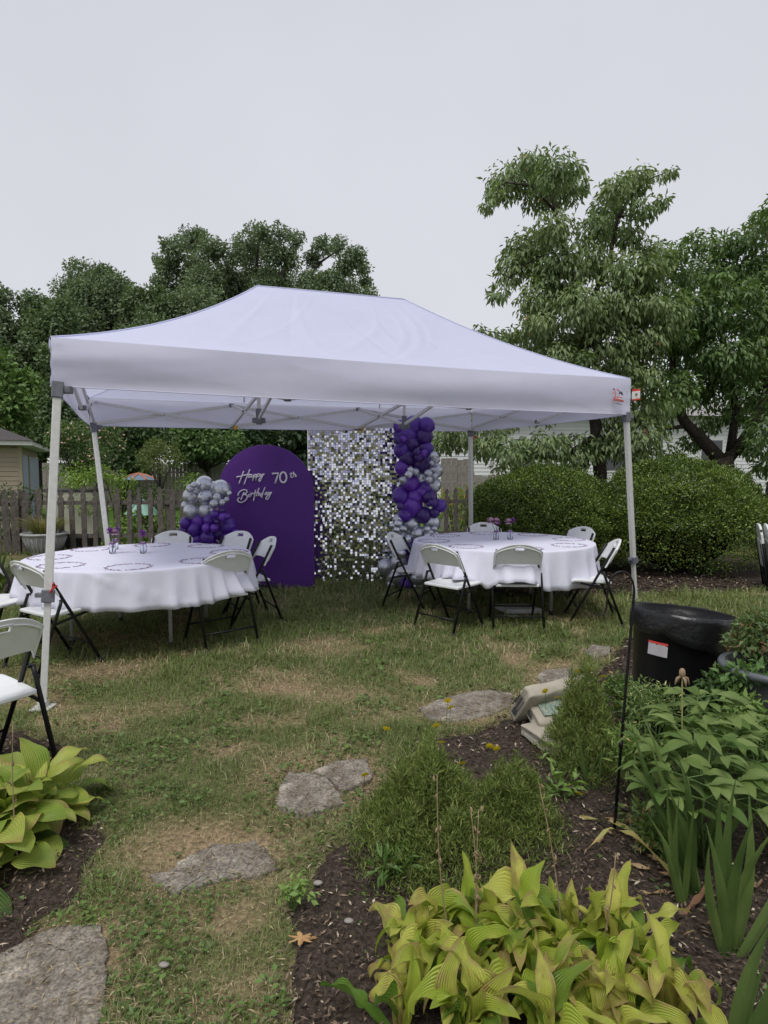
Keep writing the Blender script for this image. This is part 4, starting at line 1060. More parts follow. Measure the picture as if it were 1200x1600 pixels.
umbrella(at(217, 745, 19.5), .56, 1.50, .20, 'blue umbrella with orange ribs in the neighbouring garden, left of the round bush', mat('blue_cloth', (.13, .20, .28), .8), mat('orange_ribs', (.42, .16, .09), .7))
umbrella(at(222, 790, 12.9), .34, .93, .30, 'low mint green umbrella behind the left picket fence', mat('mint_cloth', (.28, .46, .38), .8), mat('mint_ribs', (.22, .40, .33), .8))

# =================================================================== TREES
lm = leafmat('tree_leaf', .5, .28); lmfar = leafmat('far_tree_leaf', .6, .2); lbox = leafmat('boxwood_leaf', .35, .18, spec=.5)
bark = mat('dark_bark', (.035, .03, .026), .95, c2=(.07, .06, .05), scale=25, bump=.8, bscale=50, spec=.1)
def limbs(name, segs, parent, m=bark, n=8):
    mb = MB()
    for pts, r in segs: mb.tube(pts, r, n)
    return obj(name, mb, m, parent, True)
def tree(name, label, base, puffs, k, L, W, cols, m, segs=None, trunk_r=.18, cat='tree', group=None, **kw):
    t = thing(name, label, cat, (base[0], base[1], 0), group=group); B = np.array([base[0], base[1], 0])
    pp = [(np.asarray(c) - B, r) for c, r in puffs]
    foliage('crown', pp, k, L, W, cols, m, t, **kw)
    if segs is None:
        c = np.mean([p[0] for p in pp], 0); zt = max(p[0][2] for p in pp); zmin = min(p[0][2] for p in pp)
        segs = [([(0, 0, -.1), (c[0] * .2, c[1] * .2, zmin * .6), (c[0] * .7, c[1] * .7, (zmin + zt) / 2), (c[0], c[1], zt * .93)], [trunk_r, trunk_r * .8, trunk_r * .5, trunk_r * .15])]
        st_ = np.array([c[0] * .4, c[1] * .4, zmin * .7])
        for p, r in random.sample(pp, min(len(pp), 16)):
            mid = st_ * .4 + p * .6 - [0, 0, .12 * zt * .3]; segs.append(([tuple(st_ + (0, 0, random.uniform(0, .3) * (zt - zmin) * .5)), tuple(mid), tuple(p)], [trunk_r * .4, trunk_r * .22, trunk_r * .06]))
    else: segs = [([tuple(np.asarray(q) - B) for q in pts], r) for pts, r in segs]
    limbs('trunk', segs, t)
    return t
def subpuffs(px, py, rx, ry, D, n, r0, depth=None, low=False):
    out = []; depth = depth or rx
    for k in range(n):
        a = random.uniform(0, 2 * math.pi); q = math.sqrt(random.random()); w = random.uniform(-1, 1)
        x = px + rx * q * math.cos(a); y = py + ry * q * math.sin(a); dd = w * depth * math.sqrt(max(0, 1 - q * q * .8)) * D / FPX
        out.append(pf(x, y, r0 * random.uniform(.7, 1.3), D + dd))
    return out
HAZED_GREEN = [(.085, .12, .065), (.15, .19, .11)]  # far tree greens, lightened in the colour itself to stand in for haze
# oak behind the tent
oak = [(262, 420, 20), (275, 390, 24), (300, 378, 24), (330, 395, 28), (300, 420, 30), (270, 450, 26), (320, 440, 35), (360, 430, 30), (365, 395, 20), (385, 380, 22), (410, 368, 20), (440, 362, 16), (462, 375, 16),
       (400, 405, 28), (430, 395, 22), (455, 405, 20), (385, 440, 30), (430, 440, 26), (490, 405, 16), (505, 385, 18), (530, 388, 20), (555, 400, 18), (568, 420, 14), (572, 440, 10), (540, 415, 18), (520, 440, 22), (490, 435, 20), (545, 460, 30), (480, 460, 40), (340, 470, 50), (280, 480, 45), (420, 470, 50), (250, 405, 12), (245, 438, 10), (575, 462, 16), (395, 358, 12), (312, 366, 12)]
OD = 38
ocs = [pf(a, b_, r, OD, 2.2, .85) for a, b_, r in oak] + subpuffs(400, 560, 150, 110, OD, 26, 46)
ob = at(420, 740, OD)
osegs = [([(ob[0], ob[1], -.2), tuple(at(418, 620, OD)), tuple(at(425, 520, OD)), tuple(at(435, 450, OD)), tuple(at(455, 385, OD))], [.6, .5, .35, .25, .06]),
         ([tuple(at(425, 520, OD)), tuple(at(370, 450, OD)), tuple(at(330, 400, OD)), tuple(at(305, 375, OD))], [.3, .22, .12, .04]), ([tuple(at(432, 470, OD)), tuple(at(480, 440, OD)), tuple(at(510, 425, OD)), tuple(at(560, 430, OD))], [.22, .15, .10, .04]),
         ([tuple(at(480, 440, OD)), tuple(at(500, 410, OD)), tuple(at(530, 390, OD))], [.12, .08, .03]), ([tuple(at(425, 500, OD)), tuple(at(400, 430, OD)), tuple(at(405, 370, OD))], [.2, .12, .04]), ([tuple(at(350, 430, OD)), tuple(at(280, 430, OD)), tuple(at(255, 405, OD))], [.16, .10, .03]), ([tuple(at(438, 440, OD)), tuple(at(448, 420, OD)), tuple(at(470, 375, OD))], [.14, .1, .03])]
tree('oak_tree', 'tall spreading oak behind the tent peak, its top against the sky with gaps', ob, ocs, 2300, .17, .10, HAZED_GREEN, lmfar, osegs, droop=.1, shell=.5, jit=1.0, clump=.55)
# left background trees
def bigtree(px, D, parts, label, k=1250, cols=HAZED_GREEN, L=.18, nm='leafy_tree', tr=.3):
    pu = []
    for (x, y, rx, ry, n, r0) in parts: pu += subpuffs(x, y, rx, ry, D, n, r0)
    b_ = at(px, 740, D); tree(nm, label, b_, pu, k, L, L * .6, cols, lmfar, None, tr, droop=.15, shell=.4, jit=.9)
bigtree(150, 36, [(150, 455, 48, 30, 16, 22), (150, 520, 70, 50, 26, 28), (155, 610, 70, 70, 26, 34)], 'rounded dark green tree rising left of the tent roof against the sky')
bigtree(228, 33, [(232, 480, 32, 24, 12, 18), (235, 540, 50, 50, 20, 26), (240, 640, 60, 60, 18, 32)], 'lower dark tree between the rounded tree and the oak, above the tent roof', cols=[(.07, .105, .052), (.13, .17, .085)])
bigtree(62, 31, [(75, 490, 40, 22, 14, 18), (70, 550, 60, 50, 22, 26), (70, 640, 60, 60, 20, 32)], 'dark green tree above the garage roof, left of the tent', cols=[(.07, .105, .052), (.13, .175, .085)])
bigtree(-5, 30, [(-5, 475, 22, 22, 8, 16), (-10, 540, 30, 50, 14, 26), (-30, 640, 60, 60, 16, 34)], 'narrow dark tree touching the left edge of the photo above the garage')
bigtree(-30, 19, [(0, 590, 45, 38, 16, 20), (-10, 645, 60, 40, 18, 22)], 'lighter green leafy tree at the left edge just over the garage roof', k=700, cols=[(.05, .10, .022), (.10, .16, .04)], L=.17, tr=.12)
bigtree(330, 26, [(330, 685, 48, 28, 16, 18), (300, 700, 50, 24, 10, 18)], 'green leafy tree under the tent edge left of the purple arch', k=700, cols=[(.055, .10, .03), (.10, .16, .055)], L=.2, tr=.12)
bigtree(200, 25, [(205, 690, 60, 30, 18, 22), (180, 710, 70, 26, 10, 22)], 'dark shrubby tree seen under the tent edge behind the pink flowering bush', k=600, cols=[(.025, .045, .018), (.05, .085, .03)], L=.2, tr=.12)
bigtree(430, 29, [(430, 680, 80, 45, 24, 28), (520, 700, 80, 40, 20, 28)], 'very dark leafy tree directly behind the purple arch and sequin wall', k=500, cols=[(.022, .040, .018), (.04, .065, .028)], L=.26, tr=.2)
bigtree(700, 34, [(700, 620, 70, 50, 14, 26)], 'dark tree hidden mostly behind the right half of the tent', k=350, tr=.2)
# pink crepe myrtle
cm = subpuffs(90, 690, 28, 20, 15, 8, 14) + subpuffs(135, 695, 50, 30, 15, 22, 16) + subpuffs(165, 670, 20, 18, 15, 5, 12) + subpuffs(120, 725, 40, 15, 15, 8, 14)
tree('crepe_myrtle', 'pale pink flowering bush beside the garage, behind the back left tent leg', at(120, 740, 15), cm, 2200, .075, .04, [(.05, .09, .03), (.095, .14, .05)], lm, None, .05, cat='flowering bush', droop=.1, jit=.8, accent=((.62, .40, .36), .055))
# round topped bush with thin trunks
rb = subpuffs(250, 718, 34, 24, 13.6, 22, 11) + subpuffs(245, 700, 18, 12, 13.6, 5, 10)
bb = at(250, 740, 13.6)
tree('round_bush', 'small round topped tree with thin forked stems above the left picket fence', bb, rb, 3200, .06, .022, [(.075, .10, .03), (.13, .16, .055)], lm,
     [([(bb[0], bb[1], 0), tuple(at(250, 790, 13.6)), tuple(at(247, 760, 13.6)), tuple(at(235, 730, 13.6))], [.05, .045, .03, .01]), ([tuple(at(250, 780, 13.6)), tuple(at(255, 755, 13.6)), tuple(at(270, 725, 13.6))], [.035, .025, .008]), ([tuple(at(249, 770, 13.6)), tuple(at(250, 740, 13.6)), tuple(at(250, 715, 13.6))], [.03, .02, .008])], cat='small tree', droop=-.1, jit=.8)
def bush(px, py, rx, ry, D, n, r0, label, cols, k=2500, L=.07, W=.035, nm='shrub', acc=None, **kw):
    pu = subpuffs(px, py, rx, ry, D, n, r0)
    b_ = at(px, py, D)
    lowpy = 740 + FPX * CAM_H / D
    pu += subpuffs(px, (py + lowpy) / 2, rx * .9, (lowpy - py) / 2 * .8, D, n, r0)
    t = thing(nm, label, 'shrub', (b_[0], b_[1], 0)); B = np.array([b_[0], b_[1], 0])
    foliage('foliage', [(np.asarray(c) - B, r) for c, r in pu], k, L, W, cols, lm, t, accent=acc, **kw)
    mb = MB()
    for _ in range(6): a = random.uniform(-.2, .2); c_ = random.uniform(-.1, .1); mb.tube([(a * .3, c_, 0), (a, c_, b_[2] * .6), (a * 2, c_ * 2, b_[2])], .012, 5)
    obj('stems', mb, bark, t)
LG = [(.10, .17, .03), (.19, .26, .06)]
bush(135, 750, 42, 16, 13.4, 14, 12, 'bright yellow green leafy bush behind the left picket fence beside the storage box', LG)
bush(185, 752, 25, 22, 13.2, 10, 11, 'bright green bush between the back left tent leg and the round topped tree', LG)
bush(305, 765, 28, 25, 13.8, 10, 12, 'yellow green bush behind the silver balloons at the left of the arch', [(.085, .14, .03), (.15, .21, .055)])
bush(240, 772, 45, 10, 12.9, 12, 9, 'low dark clipped shrub along the back of the left picket fence', [(.03, .055, .018), (.06, .09, .03)])
bush(22, 772, 40, 12, 12.2, 12, 10, 'dark leafy shrub behind the fence below the tan garage wall', [(.03, .06, .02), (.06, .10, .03)])
bush(240, 812, 55, 18, 12.4, 14, 9, 'leafy vegetable plants seen between the pickets behind the left table', [(.08, .14, .03), (.15, .22, .06)], L=.1, W=.06)
bush(712, 778, 30, 14, 12.9, 12, 9, 'strappy daylily clump with orange flowers behind the fence right of the balloons', [(.12, .18, .03), (.2, .26, .06)], L=.16, W=.018, acc=((.65, .22, .06), .045), nm='daylily_clump')
bush(760, 762, 30, 9, 14.2, 10, 8, 'mixed pink and yellow flower bed left of the rounded hedge', [(.10, .13, .03), (.2, .2, .08)], L=.09, W=.03, acc=((.45, .16, .14), .12), nm='flower_bed')
# rounded boxwood hedge: two merging mounds, each a thing
def mound(label, c, r, seed, k, nm='boxwood'):
    t = thing(nm, label, 'hedge', (c[0], c[1], 0)); n = int(k)
    u = nrm(rv(n)); u[:, 2] = np.abs(u[:, 2]) * 1.0 - .7 * rng.random(n) * (rng.random(n) < .45)
    u = nrm(u)
    nn = fbm(u[:, 0] * 2.2 + seed, u[:, 2] * 2.2 + u[:, 1] * 1.4, 1.6, seed)
    n2 = fbm(u[:, 0] * 3 + seed, u[:, 2] * 3 + u[:, 1] * 2, 5, seed + 3)
    rad = (1 - np.abs(rng.normal(size=n)) * .05) * (.84 + .26 * nn + .10 * n2)
    zc = r[2] * .42
    P = u * rad[:, None] * np.array(r) * [1, 1, .62]; P[:, 2] += zc
    st_ = rng.random(n) < .10; P[st_] += u[st_] * (rng.random((st_.sum(), 1)) ** 2 * .11) + np.array([0, 0, .02]); k_ = P[:, 2] > .06; P, u = P[k_], u[k_]; n = len(P)
    D_ = u * .5 + rv(n, .5); D_[:, 2] += .25; Nm = u * .7 + rv(n, .5); Nm[:, 2] += .4
    t1 = np.clip(rng.random((n, 1)) * .7 + (fbm(P[:, 0], P[:, 2], 3, seed)[:, None] - .4), 0, 1)
    hi = np.clip(u[:, 2:3], 0, 1)
    C = np.array([.045, .085, .014]) * (1 - t1) + np.array([.16, .235, .04]) * t1
    fresh = rng.random(n) < .16; C[fresh] = np.array([.26, .35, .065]) * (.8 + .4 * rng.random((fresh.sum(), 1)))
    link('foliage', leaves('foliage', P, D_, Nm, .030 + .018 * rng.random(n), .017, C, lbox, bend=.1), t)
    mb = MB(); core = mb.sphere((0, 0, zc), 1, 20, 14, sc=(r[0] * .66, r[1] * .66, r[2] * .38)); obj('inner_mass', mb, mat('dark_core', (.012, .016, .007), .95, c2=(.02, .022, .01), scale=20, spec=.05), t, True)  # plain near-black ellipsoid filling the mound inside the leaves
    mb = MB()
    for _ in range(14): a = random.uniform(0, 6.28); mb.tube([(.15 * math.cos(a), .15 * math.sin(a), 0), (r[0] * .5 * math.cos(a), r[1] * .5 * math.sin(a), r[2] * .5)], [.03, .012], 6)
    obj('stems', mb, bark, t)
h1 = at(860, 850, 9.5); h2 = at(1055, 850, 9.35)
mound('left, lower mound of the big rounded boxwood hedge behind the right table', (h1[0] - .03, h1[1] + .15), (1.27, 1.0, 1.52), 3, 75000)
mound('right, taller mound of the big rounded boxwood hedge reaching towards the folded chairs', (h2[0], h2[1]), (1.36, 1.05, 1.62), 9, 80000)
# small plants at the feet of the hedge
bush(1110, 882, 30, 8, 8.9, 6, 8, 'low leafy weeds at the right foot of the boxwood hedge', [(.06, .11, .03), (.12, .18, .05)], L=.12, W=.035, k=900, nm='low_plant')
CLT = .47
# right trees (dogwoods)
D1 = 10.6
dg = [(790, 282, 30), (828, 262, 28), (865, 265, 30), (775, 302, 14), (850, 298, 30), (895, 290, 24), (900, 258, 12), (762, 318, 10), (830, 250, 16), (960, 290, 22), (995, 275, 20), (1025, 268, 14), (1048, 266, 9), (980, 305, 26), (1005, 325, 20), (1035, 310, 12), (945, 325, 24), (930, 355, 28), (985, 365, 18), (1012, 385, 20), (960, 350, 20),
      (825, 385, 34), (865, 355, 30), (800, 415, 26), (870, 415, 42), (920, 400, 34), (975, 420, 36), (1025, 405, 26), (785, 440, 18), (845, 465, 38), (905, 475, 42), (960, 480, 42), (1010, 465, 38), (775, 458, 12), (832, 515, 24), (880, 530, 36), (940, 535, 42), (1000, 530, 42), (1040, 490, 34), (748, 512, 10), (775, 525, 16), (800, 520, 14), (820, 548, 22),
      (860, 560, 40), (920, 590, 45), (980, 590, 45), (850, 620, 40), (960, 640, 40), (1010, 620, 40)]
dlow = [(690, 692, 20), (720, 685, 24), (760, 698, 28), (800, 705, 34), (850, 695, 36), (900, 700, 38), (950, 690, 38), (830, 735, 20), (1000, 680, 42), (780, 730, 14), (890, 735, 28), (700, 665, 25), (770, 660, 35), (1000, 720, 30)]
pd_ = [pf(a, b_ + 4, r * 1.08, D1, .7, .85, 1.3) for a, b_, r in dg] + [pf(a, b_, r, D1 - .3, .5, .75, 1.2) for a, b_, r in dlow] + [pf(random.uniform(830, 1040), random.uniform(400, 640), random.uniform(16, 26), D1 - .3, .6, .8, 1.2) for _ in range(40)]
tb1 = at(935, 740, D1 + .2)
T = lambda x, y, D=D1: tuple(at(x, y, D))
segs = [([(tb1[0], tb1[1], -.1), T(938, 740), T(930, 660), T(915, 580), T(905, 500), T(890, 420), T(870, 340), T(862, 280), T(858, 240)], [.13, .12, .10, .085, .07, .055, .035, .02, .006]),
        ([T(932, 680), T(880, 715), T(820, 715), T(730, 690)], [.06, .05, .03, .01]), ([T(905, 500), T(950, 420), T(965, 340), T(1000, 285), T(1045, 268)], [.055, .04, .03, .018, .005]),
        ([T(915, 560), T(850, 530), T(800, 525), T(752, 515)], [.045, .03, .018, .005]), ([T(895, 440), T(840, 400), T(800, 430), T(778, 455)], [.04, .025, .015, .005]), ([T(868, 330), T(830, 290), T(790, 285), T(760, 310)], [.03, .02, .012, .004]), ([T(910, 540), T(980, 480), T(1030, 430)], [.045, .03, .01]), ([T(965, 340), T(1010, 330), T(1035, 315)], [.02, .012, .005]), ([T(915, 600), T(980, 560), T(1040, 560)], [.05, .03, .01]), ([T(862, 290), T(890, 250), T(890, 232)], [.012, .006, .003])]
DGc = [(.085, .13, .05), (.19, .235, .11)]
tree('dogwood_tree', 'tall tree with drooping leaves and two leaning tops, rising right of the tent', tb1, pd_, 4600, .11, .040, DGc, lm, segs, droop=.8, up=.4, shell=.42, jit=.55, accent=((.30, .13, .06), .001), bend=.25, clump=.28)
D2 = 11.6
dg2 = [(1050, 395, 22), (1090, 380, 24), (1130, 385, 24), (1165, 378, 24), (1195, 350, 26), (1215, 330, 30), (1060, 430, 34), (1110, 425, 38), (1160, 430, 40), (1200, 410, 40), (1050, 490, 40), (1100, 490, 42), (1160, 500, 42), (1210, 500, 42), (1060, 550, 40), (1120, 555, 45), (1180, 560, 45), (1050, 610, 40), (1110, 620, 42), (1175, 625, 44), (1220, 600, 44), (1040, 655, 32), (1100, 660, 26), (1200, 670, 36), (1180, 700, 22), (1240, 450, 50), (1250, 560, 50), (1280, 400, 50), (1290, 500, 60), (1080, 690, 18), (1195, 730, 18), (1050, 715, 20), (1150, 650, 20)]
pd2 = [pf(a, b_, r, D2, .9, .8, 1.3) for a, b_, r in dg2] + [pf(random.uniform(1040, 1220), random.uniform(430, 620), random.uniform(16, 28), D2 - .4, .7, .7, 1.2) for _ in range(36)]
tb2 = at(1130, 780, D2); T2 = lambda x, y: tuple(at(x, y, D2))
segs2 = [([(tb2[0], tb2[1], -.1), T2(1130, 800), T2(1132, 740), T2(1128, 715)], [.24, .21, .19, .20]), ([T2(1130, 725), T2(1100, 690), T2(1070, 660), T2(1052, 620), T2(1050, 540), T2(1070, 440)], [.15, .12, .10, .08, .05, .015]), ([T2(1130, 725), T2(1160, 690), T2(1185, 655), T2(1200, 600), T2(1190, 480), T2(1200, 360)], [.13, .11, .09, .07, .045, .012]),
         ([T2(1140, 715), T2(1150, 640), T2(1130, 540), T2(1120, 420)], [.09, .07, .05, .015]), ([T2(1075, 665), T2(1040, 670), T2(1010, 650)], [.05, .03, .01]), ([T2(1188, 650), T2(1230, 620), T2(1280, 560)], [.06, .04, .015]), ([T2(1150, 790), T2(1160, 750), T2(1200, 715)], [.07, .05, .02])]
tree('dogwood_tree', 'broad dark limbed tree with a forked trunk at the right edge above the hedge', tb2, pd2, 4300, .11, .044, [(.055, .10, .032), (.125, .185, .065)], lm, segs2, droop=.6, up=.55, shell=.42, jit=.55, accent=((.45, .2, .08), .001), bend=.25, clump=.3)

# unseen tree copies added behind the viewer so the sequins reflect something dark ---------------------
_src = [o for o in COL.objects if o.name.startswith('leafy_tree') and o.parent is None][:3] + [o for o in COL.objects if o.name == 'oak_tree']
for k, (x, y) in enumerate(((-17, -29), (-6, -32), (5, -31), (17, -28))):
    s_ = _src[k]; z = dup(s_, (x, y, 0), R(60 + 70 * k), ('leafy', 'broad', 'dense', 'tall')[k] + ' tree added out of view behind the viewer, a dark reflection for the silver sequin wall')
# =================================================================== POTS, BIN, BAGS, HOOK
# white footed planter with grass behind the left table
pot_w = mat('white_resin_pot', (.42, .43, .43), .6, c2=(.30, .31, .30), scale=14, bump=.3, bscale=30)
pp_ = gp(54, 872); pp_ = np.array([pp_[0], pp_[1] + .35, 0])
pt = thing('planter_pot', 'large fluted whitish round planter pot standing by the left picket fence', 'planter', pp_)
mb = MB(); mb.lathe([(0, 0), (.20, 0), (.21, .03), (.24, .08), (.31, .22), (.355, .34), (.36, .37), (.395, .385), (.40, .41), (.385, .425), (.35, .42), (.34, .38), (.0, .37)], 40); obj('pot', mb, pot_w, pt, True)
mb = MB()
for k in range(26): a = 2 * math.pi * k / 26; mb.tube([(.245 * math.cos(a), .245 * math.sin(a), .08), (.312 * math.cos(a), .312 * math.sin(a), .22), (.355 * math.cos(a), .355 * math.sin(a), .34)], .012, 5)
obj('fluting', mb, pot_w, pt, True)
mb = MB(); mb.lathe([(0, .39), (.34, .385)], 20); obj('soil', mb, mulchm, pt)
lplant = leafmat('plant_leaf', .45, .3); 
def tuft(name, label, cat, base, n, h, spread, w, cols, seg=5, dr=.6, group=None, z=0.0, part='blades', acc=None, lean=(0, 0), r0=.05):
    t = thing(name, label, cat, (base[0], base[1], z), group=group)
    a = rng.random(n) * 6.283; ln = h * (.6 + .6 * rng.random(n)); out = spread * (.15 + rng.random(n)); 
    V = np.empty((n, seg + 1, 2, 3)); 
    for i in range(seg + 1):
        s = i / seg
        rr = r0 * .6 + out * (s * .5 + s * s * .5); z_ = ln * (s - dr * s * s * s * (out / spread) * .6)
        x = np.cos(a) * rr + lean[0] * s * ln; y = np.sin(a) * rr + lean[1] * s * ln
        ww = w * (.9 if i == 0 else 1) * (1 - s ** 3) * .5 + .0006
        V[:, i, 0] = np.stack([x - np.sin(a) * ww, y + np.cos(a) * ww, z_], 1); V[:, i, 1] = np.stack([x + np.sin(a) * ww, y - np.cos(a) * ww, z_ + ww * .3], 1)
    b = np.arange(n)[:, None] * (2 * (seg + 1)); F = np.concatenate([b + np.array([[2 * i, 2 * i + 1, 2 * i + 3, 2 * i + 2]]) for i in range(seg)])
    tt = rng.random((n, 1)); C = np.array(cols[0]) * (1 - tt) + np.array(cols[1]) * tt
    if acc: q = rng.random(n) < acc[1]; C[q] = acc[0]
    stuff(link(part, npmesh(part, V.reshape(-1, 3), F, np.repeat(C, 2 * (seg + 1), axis=0), m=lplant), t)); return t
tuft('ornamental_grass', 'tawny ornamental grass growing in the large whitish planter pot', 'grass plant', pp_, 320, .42, .42, .012, [(.16, .17, .06), (.34, .27, .13)], z=.38, acc=((.10, .14, .04), .3), r0=.25)
# dark tub
q = gp(118, 862); dt = thing('planter_tub', 'black rectangular planter tub by the picket fence behind the left table', 'planter', (q[0], q[1] + .3, 0))
mb = MB(); w1, w2, hh = .26, .30, .30
mb.add([(-w1, -.15, 0), (w1, -.15, 0), (w1, .15, 0), (-w1, .15, 0), (-w2, -.2, hh), (w2, -.2, hh), (w2, .2, hh), (-w2, .2, hh), (-w2 + .03, -.17, hh), (w2 - .03, -.17, hh), (w2 - .03, .17, hh), (-w2 + .03, .17, hh), (-w1, -.12, .2), (w1, -.12, .2), (w1, .12, .2), (-w1, .12, .2)],
       [(3, 2, 1, 0), (0, 1, 5, 4), (1, 2, 6, 5), (2, 3, 7, 6), (3, 0, 4, 7), (4, 5, 9, 8), (5, 6, 10, 9), (6, 7, 11, 10), (7, 4, 8, 11), (8, 9, 13, 12), (9, 10, 14, 13), (10, 11, 15, 14), (11, 8, 12, 15), (12, 13, 14, 15)])
obj('tub', mb, mat('black_plastic', (.02, .02, .022), .5), dt, bevel=.008)
# strappy plants at far left
for i, (px, py, n, lb) in enumerate(((-5, 905, 70, 'dark strappy lily clump at the left edge in front of the planter pot'), (30, 885, 50, 'small strappy clump just left of the left table'))):
    b_ = gp(px, py + 25); tuft('lily_clump', lb, 'plant', b_, n, .62 if i == 0 else .4, .45, .028, [(.05, .09, .03), (.13, .18, .05)], dr=.9)

# folded chairs leaning against the fence at the right edge -------------------------
def folded(c, rz, label):
    t = thing('folded_chair', label, 'folding chair', (c[0], c[1], 0), rz, 'folded chairs leaning in a row at the right edge')
    for s in (-1, 1):
        mb = MB(); mb.tube([(s * .215, -.0, .01), (s * .215, .0, .80)], .0125, 8); obj('front_leg', mb, blackst, t, True)
        mb = MB(); mb.tube([(s * .238, .025, .03), (s * .238, .025, .62)], .0125, 8); obj('rear_leg', mb, blackst, t, True)
    mb = MB(); mb.tube([(-.238, .025, .16), (.238, .025, .16)], .009, 8); obj('crossbar', mb, blackst, t, True)
    mb = MB(); mb.box((0, .012, .48), (.43, .026, .36)); obj('seat', mb, plast, t, bevel=.01)
    mb = MB(); prof = [(-.232, .62), (-.235, .74), (-.20, .83), (-.1, .86), (.1, .86), (.20, .83), (.235, .74), (.232, .62)]; n = len(prof)
    mb.add([(x, -.014, z) for x, z in prof] + [(x, .014, z) for x, z in prof], [tuple(range(n - 1, -1, -1)), tuple(range(n, 2 * n))] + [(i, (i + 1) % n, (i + 1) % n + n, i + n) for i in range(n)]); obj('backrest', mb, plast, t, bevel=.006)
    t.rotation_euler = (-0.16, 0, rz); return t
bf = gp(1192, 922)
for k, nm_ in enumerate(('leftmost', 'second', 'third', 'fourth', 'rightmost')):
    folded((bf[0] + .10 + k * .075, bf[1] + .05 - k * .035), R(64), f'folded white chair leaning beyond the hedge, {nm_} of the row of five')

# trash can ---------------------------------------------------------------------
bagm = mat('glossy_black_bin_liner', (.007, .007, .008), .28, c2=(.011, .011, .012), scale=12, bump=.6, bscale=26, spec=.45)
tc_ = at(1056, 972, 3.48); tc_ = np.array([tc_[0], tc_[1], 0])
tcan = thing('trash_can', 'big round black trash can lined with a glossy black bin bag', 'trash can', tc_)
mb = MB(); mb.lathe([(0, 0), (.215, 0), (.22, .02), (.240, .3), (.262, .66), (.270, .67), (.270, .695), (.255, .70), (.25, .62), (.20, .04), (0, .03)], 48); obj('can', mb, mat('black_rubbery_plastic', (.006, .006, .007), .4, spec=.25), tcan, True)
V = []; F = []; n = 96; rings = [(.10, .25), (.17, .30), (.225, .42), (.243, .58), (.256, .69), (.268, .704), (.277, .70), (.280, .68), (.281, .65), (.281, .62), (.281, .60), (.275, .592)]
for (r, z) in rings:
    for j in range(n):
        a = 2 * math.pi * j / n; w_ = float(vnoise(math.cos(a) * 5 + 5, math.sin(a) * 5 + z * 9, 1, 7)) - .5
        out_ = 1 if r > .26 else .5
        dz = -(.10 * max(0, 1 - abs(((a - 5.2 + math.pi) % (2 * math.pi)) - math.pi) / 1.3) + .02 * abs(math.sin(a * 4))) * min(1, max(0, (.69 - z) / .09)) if z < .69 and r > .274 else 0
        V.append(((r + w_ * .007 * out_) * math.cos(a), (r + w_ * .007 * out_) * math.sin(a), z + w_ * .008 + dz))
for i in range(len(rings) - 1):
    for j in range(n): F.append((i * n + j, i * n + (j + 1) % n, (i + 1) * n + (j + 1) % n, (i + 1) * n + j))
V.append((0, 0, .28)); 
for j in range(n): F.append((j, (j + 1) % n, len(V) - 1)[::-1])
mb = MB(); mb.add(V, F); obj('bin_liner', mb, bagm, tcan, True)
mb = MB()
for i in range(4):
    a0 = R(206 + i * 6); a1 = R(206 + (i + 1) * 6); r_ = .264; mb.add([(r_ * math.cos(a0), r_ * math.sin(a0), .46), (r_ * math.cos(a1), r_ * math.sin(a1), .46), (r_ * math.cos(a1), r_ * math.sin(a1), .53 - .012 * (i % 2)), (r_ * math.cos(a0), r_ * math.sin(a0), .53)], [(0, 1, 2, 3)], 0)
    mb.add([((r_ + .001) * math.cos(a0), (r_ + .001) * math.sin(a0), .525), ((r_ + .001) * math.cos(a1), (r_ + .001) * math.sin(a1), .525), ((r_ + .001) * math.cos(a1), (r_ + .001) * math.sin(a1), .537), ((r_ + .001) * math.cos(a0), (r_ + .001) * math.sin(a0), .537)], [(0, 1, 2, 3)], 1)
obj('sticker', mb, [mat('worn_white_sticker', (.42, .40, .42), .5), redp], tcan)
tcan.rotation_euler = (R(-3), R(5), 0); tcan.scale = (1.02, 1.02, 1.0)
# grey ribbed metal-like tub at right edge -------------------------------------
gt_ = at(1200, 1052, 2.86)
gtub = thing('ribbed_tub', 'dark ribbed planting tub with a pale grey rim at the right edge', 'planter', (gt_[0] + .03, gt_[1], 0))
prof = [(0, 0), (.17, 0)]
for k in range(22): z = .02 + k * .024; prof += [(.175 + z * .055, z), (.181 + z * .055, z + .012)]
prof += [(.21, .55), (.235, .555), (.238, .575), (.232, .585), (.20, .58), (.195, .5), (0, .5)]
ribm = mat('grey_ribbed_plastic', (.04, .042, .045), .35, c2=(.06, .062, .065), scale=20)
mb = MB(); mb.lathe(prof, 56); obj('tub', mb, ribm, gtub, True)
mb = MB(); mb.lathe([(.212, .552), (.238, .556), (.241, .575), (.234, .588), (.208, .586)], 56); obj('rim', mb, mat('pale_grey_rim', (.11, .12, .13), .4), gtub, True)
